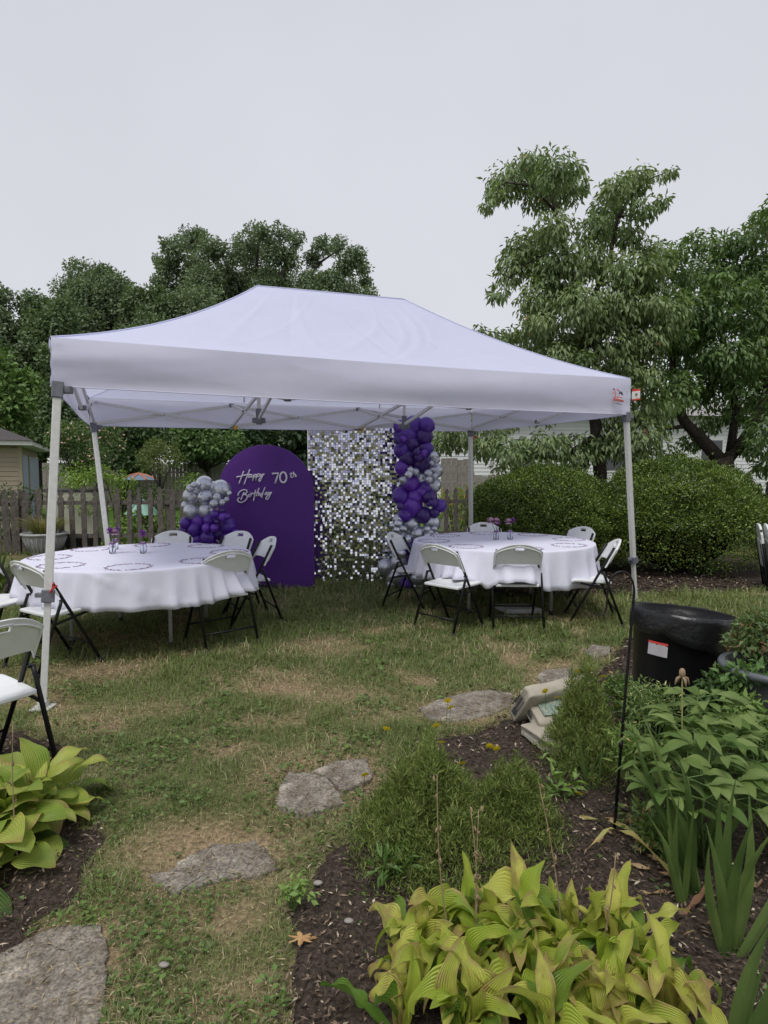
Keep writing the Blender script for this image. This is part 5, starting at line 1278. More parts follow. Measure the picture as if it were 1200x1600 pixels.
# shepherd hook --------------------------------------------------------------------
hb = gp(958, 1305); ht = at(991, 925, hb[1] + .04)
hk = thing('shepherd_hook', 'thin black metal shepherd hook pole standing in the right flower bed', 'garden hook', hb); H0 = np.array(hb)
pts = [(0, 0, -.05), tuple((ht - H0) * .5), tuple(ht - H0)]
tp = ht - H0
arc = []
for k in range(13): a = math.pi * k / 12; arc.append((tp[0] - .055 + .055 * math.cos(a) + .0, tp[1], tp[2] + .085 * math.sin(a)))
arc += [(tp[0] - .112, tp[1], tp[2] - .06), (tp[0] - .125, tp[1], tp[2] - .10), (tp[0] - .14, tp[1], tp[2] - .09)]
mb = MB(); mb.tube(pts + arc[1:], [.0065, .0062, .0058] + [.0045] * (len(arc) - 1), 8); obj('pole', mb, blackst, hk, True)
mb = MB(); mb.tube([(-.06, 0, .10), (0, 0, .12), (.06, 0, .10)], .004, 6); obj('foot_prong', mb, blackst, hk, True)
mb = MB(); c3 = tuple((ht - H0) * .36); mb.tube([c3, tuple(np.array(c3) + (0.0015, 0, .03))], .009, 8); obj('collar', mb, blackst, hk, True)

# cement bags ------------------------------------------------------------------------
paper = mat('cream_paper_sack', (.42, .385, .31), .8, c2=(.36, .325, .26), scale=10, bump=.5, bscale=22)
teal = mat('teal_print', (.13, .22, .18), .7, c2=(.34, .36, .29), scale=45); ink = mat('black_print', (.05, .05, .055), .7)
def text_mesh(s, size, name='print_text'):
    cu = bpy.data.curves.new(name, 'FONT'); cu.body = s; cu.size = size; cu.resolution_u = 3; cu.align_x = 'CENTER'; cu.align_y = 'CENTER'
    o = bpy.data.objects.new(name, cu); COL.objects.link(o); bpy.context.view_layer.update()
    me = bpy.data.meshes.new_from_object(o.evaluated_get(bpy.context.evaluated_depsgraph_get())); me.name = name
    bpy.data.objects.remove(o); return me
def bag(c, rot, dims, label, prints):
    t = thing('cement_bag', label, 'cement bag', c, 0, None); t.rotation_euler = rot
    nx, ny, nz = 16, 10, 5; lx, ly, lz = dims
    bm = bmesh.new(); bmesh.ops.create_cube(bm, size=1.0); bmesh.ops.subdivide_edges(bm, edges=bm.edges[:], cuts=9, use_grid_fill=True)
    for v in bm.verts:
        x, y, z = v.co; u, w = abs(x) * 2, abs(y) * 2
        puff = (1 - u ** 4) ** .5 * (1 - w ** 4) ** .5 if u < 1 and w < 1 else 0
        zz = z * (.62 + .38 * puff); 
        k_ = (float(vnoise(x * 5 + 3, y * 5 + z * 4, 1.6, 5)) - .5)
        v.co = Vector((x * lx * (1 - .04 * (1 - abs(z) * 2)), y * ly * (1 + .05 * (1 - (2 * z) ** 2)), zz * lz + k_ * .018)) + Vector((k_ * .012, 0, 0))
    me = bpy.data.meshes.new('sack'); bm.to_mesh(me); bm.free(); me.materials.append(paper)
    me.polygons.foreach_set('use_smooth', [True] * len(me.polygons)); s_ = link('sack', me, t)
    b_ = s_.modifiers.new('b', 'SUBSURF'); b_.levels = 1; b_.render_levels = 1
    for (kind, m_, pos, rt, size) in prints:
        if kind == 'patch':
            mb = MB(); mb.add([(-size[0] / 2, -size[1] / 2, 0), (size[0] / 2, -size[1] / 2, 0), (size[0] / 2, size[1] / 2, 0), (-size[0] / 2, size[1] / 2, 0)], [(0, 1, 2, 3)]); o = obj('printed_patch', mb, m_, t)
        else:
            me = text_mesh(kind, size); me.materials.append(m_); o = link('printed_text', me, t)
        o.location = pos; o.rotation_euler = rt
b0 = gp(818, 1150)
bD = b0[1]
upx = (0, 0, 0)
# local x = long axis; -x end faces the viewer's left
yaw = R(8)
c1 = gp(880, 1168); c1 = np.array([c1[0] + .05, c1[1] + .05, .055])
bag(c1, (0, 0, R(20)), (.46, .30, .10), 'cream cement bag lying flat, lowest of the three bags on the mulch', [('patch', teal, (-.229, .0, .01), (R(90), 0, R(-90)), (.25, .004)), ('patch', teal, (-.229, .0, -.012), (R(90), 0, R(-90)), (.25, .003))])
c2 = at(868, 1118, 3.42); 
bag((c2[0] + .05, c2[1] + .04, .135), (R(24), R(2), R(14)), (.44, .27, .11), 'cream cement bag with teal print, middle one half hidden by feathery leaves', [('patch', teal, (-.10, 0, .0625), (0, 0, 0), (.16, .2)), ('patch', ink, (-.222, -.03, .0), (R(90), 0, R(-90)), (.05, .03))])
c3_ = at(850, 1098, 3.46)
bag((c3_[0] + .055, c3_[1] + .06, .175), (R(-52), R(-2), R(24)), (.46, .27, .115), 'cream cement bag tipped on its edge, topmost and leftmost, marked 50 in a teal square',
    [('patch', teal, (-.165, .06, .0625), (0, 0, 0), (.075, .075)), ('50', mat('white_print', (.55, .55, .5), .7), (-.165, .06, .0645), (0, 0, R(0)), .06),
     ('patch', ink, (-.2335, .06, .0), (R(90), 0, R(-90)), (.05, .035)), ('patch', teal, (.02, .09, .0625), (0, 0, 0), (.2, .03)), ('patch', ink, (-.2335, -.02, -.02), (R(90), 0, R(-90)), (.10, .006)), ('patch', ink, (-.2335, -.02, .005), (R(90), 0, R(-90)), (.11, .014)), ('patch', ink, (-.2335, -.03, .028), (R(90), 0, R(-90)), (.08, .010))])

# =================================================================== FOREGROUND PLANTS
def hosta_mat(name, c, c2, brown, amt):
    m, nt, b = newmat(name); N, L = nt.nodes, nt.links
    uv = N.new('ShaderNodeUVMap'); sp_ = N.new('ShaderNodeSeparateXYZ'); L.new(uv.outputs[0], sp_.inputs[0])
    oi = N.new('ShaderNodeObjectInfo')
    def M(op, a, b_=None, c_=None):
        n = N.new('ShaderNodeMath'); n.operation = op
        for i, v in enumerate((a, b_, c_)):
            if v is None: continue
            if isinstance(v, (int, float)): n.inputs[i].default_value = v
            else: L.new(v, n.inputs[i])
        return n.outputs[0]
    mixc = N.new('ShaderNodeMix'); mixc.data_type = 'RGBA'; mixc.inputs[6].default_value = rgb(c); mixc.inputs[7].default_value = rgb(c2)
    tcn = N.new('ShaderNodeTexCoord'); nz_ = N.new('ShaderNodeTexNoise'); nz_.inputs['Scale'].default_value = 9; nz_.inputs['Detail'].default_value = 3
    off = N.new('ShaderNodeVectorMath'); off.operation = 'ADD'; L.new(tcn.outputs['Object'], off.inputs[0]); L.new(oi.outputs['Location'], off.inputs[1]); L.new(off.outputs[0], nz_.inputs['Vector'])
    L.new(M('ADD', M('MULTIPLY', oi.outputs['Random'], .9), M('MULTIPLY', M('SUBTRACT', nz_.outputs['Fac'], .5), 1.6)), mixc.inputs[0]); 
    # veins: darker thin lines following the leaf length
    u2 = M('ABSOLUTE', M('SUBTRACT', sp_.outputs['X'], .5))
    vv = M('SINE', M('MULTIPLY', M('ADD', u2, M('MULTIPLY', sp_.outputs['Y'], .06)), 75))
    vein = N.new('ShaderNodeMapRange'); vein.inputs['From Min'].default_value = -1; vein.inputs['From Max'].default_value = 1; vein.inputs['To Min'].default_value = .88; vein.inputs['To Max'].default_value = 1.08; L.new(vv, vein.inputs[0])
    mul = N.new('ShaderNodeMix'); mul.data_type = 'RGBA'; mul.blend_type = 'MULTIPLY'; mul.inputs[0].default_value = 1; L.new(mixc.outputs[2], mul.inputs[6]); L.new(vein.outputs[0], mul.inputs[7])
    # brown scorched margins and tips
    n3 = N.new('ShaderNodeTexNoise'); n3.inputs['Scale'].default_value = 16; n3.inputs['Detail'].default_value = 6; L.new(off.outputs[0], n3.inputs['Vector'])
    edge = M('MULTIPLY', u2, 2.0); tip = M('POWER', sp_.outputs['Y'], 3.0)
    e = M('ADD', M('MULTIPLY', M('POWER', edge, 4), .35), M('MULTIPLY', tip, .35))
    tot = M('ADD', M('ADD', e, M('MULTIPLY', M('SUBTRACT', n3.outputs['Fac'], .5), 1.9)), M('MULTIPLY', M('SUBTRACT', oi.outputs['Random'], .5), amt[1]))
    br = N.new('ShaderNodeMapRange'); br.inputs['From Min'].default_value = amt[0]; br.inputs['From Max'].default_value = amt[0] + .16; L.new(tot, br.inputs[0])
    halo = N.new('ShaderNodeMapRange'); halo.inputs['From Min'].default_value = amt[0] - .28; halo.inputs['From Max'].default_value = amt[0]; L.new(tot, halo.inputs[0])
    m1 = N.new('ShaderNodeMix'); m1.data_type = 'RGBA'; L.new(halo.outputs[0], m1.inputs[0]); L.new(mul.outputs[2], m1.inputs[6]); m1.inputs[7].default_value = (.46, .40, .12, 1)
    m2 = N.new('ShaderNodeMix'); m2.data_type = 'RGBA'; L.new(br.outputs[0], m2.inputs[0]); L.new(m1.outputs[2], m2.inputs[6]); bmx = N.new('ShaderNodeMix'); bmx.data_type = 'RGBA'; bmx.inputs[6].default_value = rgb(brown); bmx.inputs[7].default_value = (.66, .52, .24, 1); L.new(nz_.outputs['Fac'], bmx.inputs[0]); L.new(bmx.outputs[2], m2.inputs[7])
    L.new(m2.outputs[2], b.inputs['Base Color']); b.inputs['Roughness'].default_value = .42; b.inputs['Specular IOR Level'].default_value = .4
    bp_ = N.new('ShaderNodeBump'); bp_.inputs['Strength'].default_value = .5; bp_.inputs['Distance'].default_value = .004; L.new(vv, bp_.inputs['Height']); L.new(bp_.outputs[0], b.inputs['Normal'])
    tr = N.new('ShaderNodeBsdfTranslucent'); L.new(m2.outputs[2], tr.inputs[0]); ms = N.new('ShaderNodeMixShader'); ms.inputs[0].default_value = .4
    L.new(b.outputs[0], ms.inputs[1]); L.new(tr.outputs[0], ms.inputs[2]); L.new(ms.outputs[0], N['Material Output'].inputs[0])
    return m
def leaf_surface(L0, W0, arch0, arch1, fold, wave, twist, m, seed, petiole=.12, shape=1.0, nu=14, nw=8):
    """leaf grown from the origin; along +x, arching up then over; UV x across, y along"""
    r_ = random.Random(seed); V = []; UV = []; F = []
    x, z = 0.0, 0.0; ang_ = arch0; ph = r_.uniform(0, 6)
    steps = nu
    petn = 4; mid = []
    for i in range(petn): mid.append((x, z, ang_)); x += petiole / petn * math.cos(ang_); z += petiole / petn * math.sin(ang_); ang_ -= .03
    for i in range(steps + 1): mid.append((x, z, ang_)); ds = L0 / steps; x += ds * math.cos(ang_); z += ds * math.sin(ang_); ang_ -= arch1 / steps * (1 + .8 * (i / steps))
    tot = len(mid)
    for i, (mx_, mz_, an) in enumerate(mid):
        if i < petn: w = .008 + .002 * i; s = 0
        else:
            s = (i - petn) / steps; w = W0 / 2 * max(.01, (math.sin(math.pi * min(1, s ** .72 * .98 + .02)) ** shape)); w = max(w, .008 * (1 - s) + .0005)
        nx_, nz2 = -math.sin(an), math.cos(an)
        tw = twist * s
        for j in range(nw + 1):
            u = -1 + 2 * j / nw; lift = fold * abs(u) * w + wave * w * math.sin(ph + s * 11 + (2 if u > 0 else 0)) * abs(u) ** 2
            yy = u * w * math.cos(tw); lift2 = lift + u * w * math.sin(tw)
            V.append((mx_ + nx_ * lift2, yy, mz_ + nz2 * lift2)); UV.append((.5 + u / 2, i / (tot - 1)))
    for i in range(tot - 1):
        for j in range(nw): F.append((i * (nw + 1) + j, i * (nw + 1) + j + 1, (i + 1) * (nw + 1) + j + 1, (i + 1) * (nw + 1) + j))
    me = bpy.data.meshes.new('leaf'); me.from_pydata(V, [], F); me.materials.append(m)
    ul = me.uv_layers.new(name='UVMap'); li = np.empty(len(me.loops), dtype=np.int32); me.loops.foreach_get('vertex_index', li)
    ul.data.foreach_set('uv', np.array(UV, dtype=np.float32)[li].ravel()); me.polygons.foreach_set('use_smooth', [True] * len(me.polygons)); me.update(); return me
def rosette(name, label, cat, base, crowns, meshes, rot_jit=.3, scale=(.75, 1.15), zb=0.0, dz=.0):
    t = thing(name, label, cat, (base[0], base[1], zb))
    for (cx_, cy_, n, s0, pit) in crowns:
        a0 = random.uniform(0, 6)
        for k in range(n):
            ring_ = k / max(1, n - 1); a = a0 + k * 2.399
            link('leaf', random.choice(meshes), t, loc=(cx_ + random.uniform(-.015, .015), cy_ + random.uniform(-.015, .015), float(dz) + random.uniform(0, .01)),
                 rot=(random.uniform(-.25, .25), pit * (1 - ring_) * -1 + random.uniform(-rot_jit, rot_jit) + .12, a), scale=s0 * random.uniform(*scale))
    return t
hm = hosta_mat('yellowing_hosta_leaf', (.34, .46, .045), (.72, .70, .16), (.34, .20, .06), (.54, .7))
hmg = hosta_mat('green_hosta_leaf', (.13, .25, .035), (.34, .46, .07), (.34, .22, .11), (.62, .6))
HL = [leaf_surface(random.uniform(.12, .20), random.uniform(.038, .062), random.uniform(.85, 1.45), random.uniform(.3, 2.7), random.uniform(.2, .9), random.uniform(.25, .8), random.uniform(-1.6, 1.6), hm if k % 4 else hmg, k, petiole=random.uniform(.08, .16), shape=.85) for k in range(28)]
HB = gp(835, 1560)
cr = [(0, 0, 24, 1.15, .8), (0, .1, 14, 1.15, .9)]
for k in range(11):
    a = k * 2.399; r = .07 + .022 * k; cr.append((r * 1.25 * math.cos(a), r * .85 * math.sin(a), 18, random.uniform(.8, 1.0), .55))
cr += [(-.2, -.17, 14, 1.0, .6), (.0, -.2, 14, 1.05, .6), (.2, -.17, 14, 1.0, .6), (.36, -.14, 12, .95, .5), (-.36, -.12, 12, .95, .5), (-.30, -.02, 12, .95, .5), (.33, -.06, 12, .9, .5), (.2, .12, 12, .95, .6), (-.15, .14, 12, .95, .6), (.36, .05, 9, .75, .4), (-.34, .05, 9, .8, .4)]
hz = float(gz(HB[0], HB[1])) + .01
rosette('hosta', 'big yellowing hosta clump with scorched leaf edges at the bottom centre right', 'hosta', (HB[0] - .03, HB[1] + .0), cr, HL, zb=hz)
# left hosta, wider leaves
hm2 = hosta_mat('wide_hosta_leaf', (.26, .38, .055), (.56, .61, .13), (.40, .19, .07), (.58, .45))
hm2g = hosta_mat('deep_green_hosta_leaf', (.06, .12, .02), (.13, .21, .04), (.30, .14, .05), (1.0, .3))
HL2 = [leaf_surface(random.uniform(.16, .22), random.uniform(.095, .13), random.uniform(.5, .9), random.uniform(.9, 1.5), random.uniform(.05, .2), random.uniform(.05, .15), random.uniform(-.5, .5), hm2, 40 + k, petiole=random.uniform(.12, .2), shape=.75) for k in range(7)]
HL2g = [leaf_surface(.2, .15, .15, .6, .1, .1, .2, hm2g, 60 + k, petiole=.15, shape=.75) for k in range(3)]
b2 = gp(-14, 1350)
t = rosette('hosta', 'bright green wide leaved hosta with a few orange brown margins at the left edge', 'hosta', (b2[0] - .02, b2[1] + .02), [(0, 0, 26, 1.15, .8), (.08, .10, 20, 1.05, .8), (-.12, .06, 14, 1.0, .8), (.03, -.08, 16, .95, .6), (.06, .22, 16, 1.0, .8), (.0, .32, 10, .9, .7)], HL2, zb=.01)
for k, (x_, y_, a_, s_) in enumerate(((.10, -.02, .2, .9), (.05, -.28, -.15, 1.0), (-.12, -.30, .5, 1.05), (.0, -.10, -.9, .8))):
    link('leaf', HL2g[k % 3], t, loc=(x_ - .1, y_, .02), rot=(.1, -.05, a_), scale=s_)
# dried hosta flower stalks
drym = mat('dry_tan_stalk', (.30, .22, .13), .8, c2=(.22, .15, .09), scale=40); greenst = mat('green_stem', (.10, .17, .04), .6, c2=(.07, .12, .03), scale=30)
def stalk(base, tip, label, pods=7, m=drym, r=.0028, bend=.05, cat='dry flower stalk', nm='flower_stalk'):
    B = np.array([base[0], base[1], float(gz(base[0], base[1]))]); tp = np.asarray(tip) - B
    t = thing(nm, label, cat, B); pts = []
    for k in range(9): s = k / 8; pts.append(tp * s + np.array([bend * math.sin(math.pi * s), 0, 0]) + [0, 0, 0])
    mb = MB(); mb.tube(pts, [r * (1 - .5 * k / 8) for k in range(9)], 6); obj('stem', mb, m, t, True)
    for k in range(pods):
        s = .55 + .45 * k / max(1, pods - 1); i = min(8, int(s * 8)); p = np.array(pts[i]) + [random.uniform(-.012, .012), random.uniform(-.01, .01), random.uniform(-.02, .01)]
        mb = MB(); mb.sphere((0, 0, 0), .0034, 6, 4, sc=(1, 1, 2.6)); mb.tube([(0, 0, .01), tuple((np.array(pts[i]) - p))], .001, 4); obj('seed_pod', mb, m, t, True, loc=tuple(p), rot=(random.uniform(-.6, .6), random.uniform(-.6, .6), 0))
    return t
for i, (bx, by, tx, ty, lb) in enumerate(((716, 1500, 683, 1210, 'tallest dried flower stalk, leaning left out of the yellowing hosta'), (735, 1500, 735, 1260, 'dried flower stalk with hooked tip just right of the tallest one'), (745, 1500, 748, 1265, 'straight dried flower stalk in the middle of the yellowing hosta'), (880, 1500, 842, 1225, 'thin dried flower stalk right of centre over the yellowing hosta'), (915, 1520, 962, 1335, 'dried stalk leaning right at the right side of the yellowing hosta'), (30, 1330, 20, 1130, 'thin dried stalk rising from the wide leaved hosta at the left edge'))):
    b_ = gp(bx, by + 40); tp = at(tx, ty, b_[1] + .05); stalk(b_, tp, lb, 7 if i != 4 else 4, bend=random.uniform(-.02, .02))

# feathery coreopsis -----------------------------------------------------------
thread = leafmat('thread_leaf', .55, .25)
ylw = mat('yellow_petal', (.95, .76, .03), .6, c2=(.92, .68, .02), scale=80, trans=.15)
def coreopsis(label, base, rx, ry, h, n, flowers, seed):
    t = thing('coreopsis', label, 'feathery plant', (base[0], base[1], 0))
    x = rng.normal(size=n) * .50; y = rng.normal(size=n) * .50
    k = x * x + y * y < 1.9 * rng.random(n) ** .5; x, y = x[k], y[k]; n = len(x)
    top = h * np.exp(-(x * x + y * y) * 1.5) * (.1 + 1.9 * fbm(x * 2 + seed, y * 2, 3.2, seed))
    z = top * (1 - np.abs(rng.normal(size=n)) * .33); z = np.clip(z, .01, None)
    # whorls of threads around fine stems
    P = np.stack([x * rx, y * ry, z], 1); P[:, :2] += np.round(P[:, :2] / .03) * 0
    D_ = rv(n, 1.0); D_[:, 2] = np.abs(D_[:, 2]) * .8 + .45; Nm = rv(n, 1)
    tt = rng.random((n, 1)); C = np.array([.15, .22, .05]) * (1 - tt) + np.array([.34, .42, .12]) * tt
    dd = rng.random(n) < .06; C[dd] = [.25, .22, .12]
    stuff(link('thread_leaves', leaves('thread_leaves', P, D_, Nm, .016 + .03 * rng.random(n), .0014, C, thread, bend=.25), t))
    ns = 160; a = rng.normal(size=ns) * .38; b_ = rng.normal(size=ns) * .38
    mb = MB()
    for k in range(ns): hh = h * (.6 + .4 * random.random()) * math.sqrt(max(.1, 1 - a[k] ** 2 - b_[k] ** 2)); mb.tube([(a[k] * rx * .7, b_[k] * ry * .7, 0), (a[k] * rx, b_[k] * ry, hh)], .0012, 3, cap=False)
    stuff(obj('stems', mb, greenst, t))
    for (px, py, dd_) in flowers:
        w = at(px, py, base[1] + dd_); p = (w[0] - base[0], w[1] - base[1], w[2])
        f = thing_part_flower(t, p)
    return t
def thing_part_flower(t, p):
    mb = MB(); r = .021; a0 = random.random()
    for k in range(8):
        a = 2 * math.pi * k / 8 + a0; d_ = Vector((math.cos(a), math.sin(a), .15)); s_ = Vector((-math.sin(a), math.cos(a), 0))
        mb.add([Vector((0, 0, 0)), d_ * r * .6 + s_ * r * .3, d_ * r, d_ * r * .6 - s_ * r * .3], [(0, 1, 2), (0, 2, 3)])
    mb.sphere((0, 0, .002), .004, 6, 4, 1, (1, 1, .7))
    o = obj('flower_head', mb, [ylw, mat('gold_center', (.7, .42, .03), .7) if 'gold_center' not in bpy.data.materials else bpy.data.materials['gold_center']], t, loc=p, rot=(-.7 + random.uniform(-.4, .4), random.uniform(-.5, .5), 0))
    mb = MB(); mb.tube([(0, 0, 0), (random.uniform(-.01, .01), .01, -.10)], .0011, 4); s = obj('stem', mb, greenst, t, loc=p)
    return o
cb1 = gp(670, 1320)
coreopsis('feathery green coreopsis mound with yellow flowers between the mulch and the cracked stone', (cb1[0], cb1[1]), .27, .36, .34, 30000,
          [(648, 1187, .25), (653, 1191, .2), (672, 1216, .05), (704, 1106, .3), (682, 1134, .35), (722, 1193, .3), (765, 1166, .35), (776, 1170, .35), (604, 1139, .3), (690, 1160, .3), (663, 1175, .3), (570, 1211, .1), (686, 1196, .25), (700, 1095, .32)], 2)
cb3 = gp(800, 1290); coreopsis('low feathery patch merging right of the main coreopsis, behind the yellowing hosta', (cb3[0], cb3[1]), .20, .28, .22, 10000, [(905, 1240, .1)], 5)
cb2 = gp(905, 1200); coreopsis('feathery coreopsis clump leaning over the cement bags', (cb2[0] + .04, cb2[1] + .05), .20, .26, .40, 17000, [(893, 1066, .1), (903, 1049, .15), (921, 1046, .15), (943, 1057, .15), (852, 1080, .0), (870, 1090, .05)], 7)

# sword leaved iris fans --------------------------------------------------------
def sword_mat(name, c, c2): return hosta_mat(name, c, c2, (.25, .15, .07), (1.15, .2))
sw = sword_mat('iris_leaf', (.09, .16, .04), (.20, .29, .08)); swl = sword_mat('lily_leaf', (.09, .17, .04), (.18, .27, .08))
def sword(base, tip, w, m, bend=(0, 0, 0), parent=None, B=None, n=12):
    V = []; UV = []; F = []; base = np.asarray(base, float); tip = np.asarray(tip, float); d_ = tip - base; sdv = unit(np.cross(d_, [0.15, 1, .1])); nn_ = unit(np.cross(sdv, d_))
    for i in range(n + 1):
        s = i / n; c = base + d_ * s + np.asarray(bend) * math.sin(math.pi * s) ; ww = w * (.55 + .45 * math.sin(math.pi * min(1, s * 1.1 + .12))) * (1 - s ** 4) + .0008
        for u in (-1, -.4, 0, .4, 1): V.append(c + sdv * u * ww / 2 + nn_ * (abs(u) * ww * .18)); UV.append((.5 + u / 2, s * .9))
    for i in range(n):
        for j in range(4): F.append((i * 5 + j, i * 5 + j + 1, (i + 1) * 5 + j + 1, (i + 1) * 5 + j))
    me = bpy.data.meshes.new('leaf'); me.from_pydata([tuple(v - B) for v in V], [], F); me.materials.append(m)
    ul = me.uv_layers.new(name='UVMap'); li = np.empty(len(me.loops), dtype=np.int32); me.loops.foreach_get('vertex_index', li); ul.data.foreach_set('uv', np.array(UV, dtype=np.float32)[li].ravel())
    me.polygons.foreach_set('use_smooth', [True] * len(me.polygons)); return link('leaf', me, parent)
def fan(name, label, bpx, tips, w, m, cat='iris'):
    b = gp(*bpx); B = np.array([b[0], b[1], 0]); t = thing(name, label, cat, B)
    for (tx, ty, dy, ww) in tips:
        tip = at(tx, ty, b[1] + dy); b0_ = b + [random.uniform(-.02, .02), random.uniform(-.02, .02), 0]
        sword(b0_, tip, ww, m, (random.uniform(-.02, .02), random.uniform(-.03, .03), random.uniform(0, .03)), t, B)
    return t
fan('iris_clump', 'fan of broad upright sword leaves at the lower right edge', (1140, 1500), [(1103, 1285, 0, .034), (1125, 1240, -.02, .036), (1170, 1235, .0, .036), (1150, 1215, .06, .034), (1178, 1275, -.08, .034), (1240, 1330, .05, .036), (1108, 1320, -.08, .028), (1215, 1290, -.1, .034)], .035, sw)
fan('iris_clump', 'second fan of sword leaves behind the peony, leaning left towards the hook', (1085, 1400), [(985, 1128, .1, .03), (1002, 1110, .15, .03), (1015, 1160, .05, .03), (1030, 1150, .2, .03), (1060, 1180, .0, .03), (1075, 1170, .12, .028), (1000, 1200, .0, .028), (1040, 1220, -.05, .028), (1020, 1250, -.05, .026)], .03, sw)
fan('iris_clump', 'single tall sword leaves rising through the peony foliage', (1120, 1330), [(1142, 1118, .05, .030), (1175, 1232, .0, .026), (1105, 1190, -.02, .028)], .03, sw)
fan('lily_leaves', 'pale broad blades crossing the bottom right corner', (1148, 1690), [(1212, 1430, -.05, .04), (1235, 1470, -.1, .04), (1200, 1500, .02, .03)], .04, swl, 'plant')
fan('lily_leaves', 'thin grassy leaves between the cement bags and the hook', (925, 1235), [(885, 1150, .05, .010), (905, 1140, .05, .010), (940, 1150, 0, .010), (870, 1190, 0, .009), (960, 1170, 0, .010), (900, 1180, -.05, .010), (948, 1195, -.06, .010), (915, 1160, -.03, .010)], .01, swl, 'plant')

# peony: stems with compound leaves ----------------------------------------------
pm = hosta_mat('peony_leaf', (.13, .23, .05), (.32, .42, .13), (.30, .24, .10), (1.2, .2))
PL = [leaf_surface(random.uniform(.085, .12), random.uniform(.036, .052), random.uniform(.1, .5), random.uniform(.5, 1.2), random.uniform(.1, .35), random.uniform(.0, .12), random.uniform(-.4, .4), pm, 80 + k, petiole=.012, shape=.8, nu=9, nw=6) for k in range(8)]
def peony(label, base_px, heads, s=1.0, nm='peony'):
    b = gp(*base_px); B = np.array([b[0], b[1], 0]); t = thing(nm, label, 'peony plant', B)
    for (hx, hy, dy, nl) in heads:
        h = at(hx, hy, b[1] + dy); st_ = MB(); st_.tube([(random.uniform(-.03, .03), 0, 0), tuple((h - B) * .6 + [0, 0, .03]), tuple(h - B)], [.005, .004, .003], 6); obj('stem', st_, greenst, t, True)
        for g_ in range(nl):
            a = g_ * 2.399 + random.uniform(0, .5); lp = .03 + .045 * random.random(); e = h - B + np.array([lp * math.cos(a), lp * math.sin(a), -.02 * g_ / nl + .01])
            pb = MB(); pb.tube([tuple(h - B), tuple(e)], .0018, 5); obj('leaf_stalk', pb, greenst, t)
            for da in (-.65, 0, .65): link('leaf', random.choice(PL), t, loc=tuple(e), rot=(random.uniform(-.3, .3), random.uniform(-.35, .15), a + da + random.uniform(-.12, .12)), scale=s * random.uniform(.75, 1.15))
    return t
peony('leafy peony bush with broad pointed green leaflets in the right flower bed', (1090, 1360), [(1085, 1140, .05, 4), (1050, 1180, .0, 4), (1110, 1170, -.05, 4), (1030, 1235, -.05, 4), (1075, 1215, -.12, 4), (1130, 1210, .0, 3), (1070, 1120, .15, 3), (1150, 1250, -.1, 3), (1100, 1250, -.15, 3), (1020, 1160, .1, 3), (1130, 1150, .12, 3), (1050, 1140, .2, 4), (1090, 1090, .25, 4), (1040, 1200, .05, 4), (1140, 1180, .1, 4), (1065, 1260, -.1, 4), (1160, 1210, .0, 3), (1095, 1200, .0, 4), (1120, 1110, .2, 3)])
peony('second peony bush cut off by the right edge below the ribbed tub', (1215, 1340), [(1195, 1150, .1, 3), (1185, 1190, .0, 3), (1205, 1240, -.05, 3), (1165, 1265, -.12, 3), (1215, 1170, .05, 3), (1180, 1130, .15, 4), (1190, 1220, .0, 4), (1200, 1275, -.08, 4), (1170, 1160, .1, 3)])
# tall bud stalk over the peony
b_ = gp(1065, 1330); tp = at(1066, 1052, b_[1] + .0); t = stalk(b_, tp, 'yellowish stalk topped by a drying seed head in front of the trash can', 0, mat('yellow_green_stem', (.30, .32, .10), .6), .005, .0, 'seed stalk')
mb = MB(); mb.sphere((0, 0, 0), .013, 8, 6, sc=(1, 1, 1.6)); 
for k in range(4): a = k * 1.6; mb.tube([(0, 0, -.01), (.02 * math.cos(a), .02 * math.sin(a), -.02), (.028 * math.cos(a), .028 * math.sin(a), -.045)], [.004, .006, .003], 5)
obj('seed_head', mb, drym, t, True, loc=tuple(tp - np.array([b_[0], b_[1], float(gz(b_[0], b_[1]))])))
for a_, s_ in ((2.9, 1.1), (.4, 1.0), (3.6, .8), (.0, .8), (5.3, .9)): link('leaf', random.choice(PL), t, loc=tuple((tp - b_) * (.62 + .05 * s_)), rot=(0, -.4, a_), scale=s_ * 1.15)
# small bushes near the bin
def leafy(label, px, py, D, rx, ry, rz_, n, L, W, cols, acc=None, nm='garden_plant', cat='plant', droop=0.0):
    c = at(px, py, D); t = thing(nm, label, cat, (c[0], c[1], 0)); pu = []
    for k in range(9): pu.append((np.array([random.uniform(-rx, rx) * .6, random.uniform(-ry, ry) * .6, c[2] + random.uniform(-rz_, rz_) * .6]), (rx * .5, ry * .5, rz_ * .5)))
    foliage('leaves', pu, n / (rx * rx * .25 * 9), L, W, cols, lplant, t, accent=acc, droop=droop, jit=.9)
    mb = MB()
    for p, r in pu: mb.tube([(p[0] * .2, p[1] * .2, 0), (p[0] * .6, p[1] * .6, p[2] * .6), tuple(p)], .0025, 5); 
    obj('stems', mb, greenst, t)
leafy('rose bush with reddish new leaves to the right of the trash can', 1172, 992, 3.05, .16, .15, .12, 1500, .035, .016, [(.055, .09, .03), (.10, .14, .05)], ((.19, .10, .06), .12), 'rose_bush', 'rose bush')
leafy('leafy green plant growing out of the ribbed tub at the right edge', 1175, 1062, 2.84, .16, .12, .09, 900, .04, .018, [(.05, .10, .03), (.10, .17, .05)])
leafy('weedy plant with small pale buds in front of the trash can', 1020, 1100, 2.95, .16, .12, .15, 1700, .025, .006, [(.07, .12, .03), (.15, .20, .07)], ((.40, .38, .18), .06))
leafy('leafy weeds around the base of the trash can left side', 965, 1085, 3.2, .15, .14, .14, 1400, .028, .011, [(.055, .10, .025), (.11, .17, .05)], ((.30, .2, .05), .03))
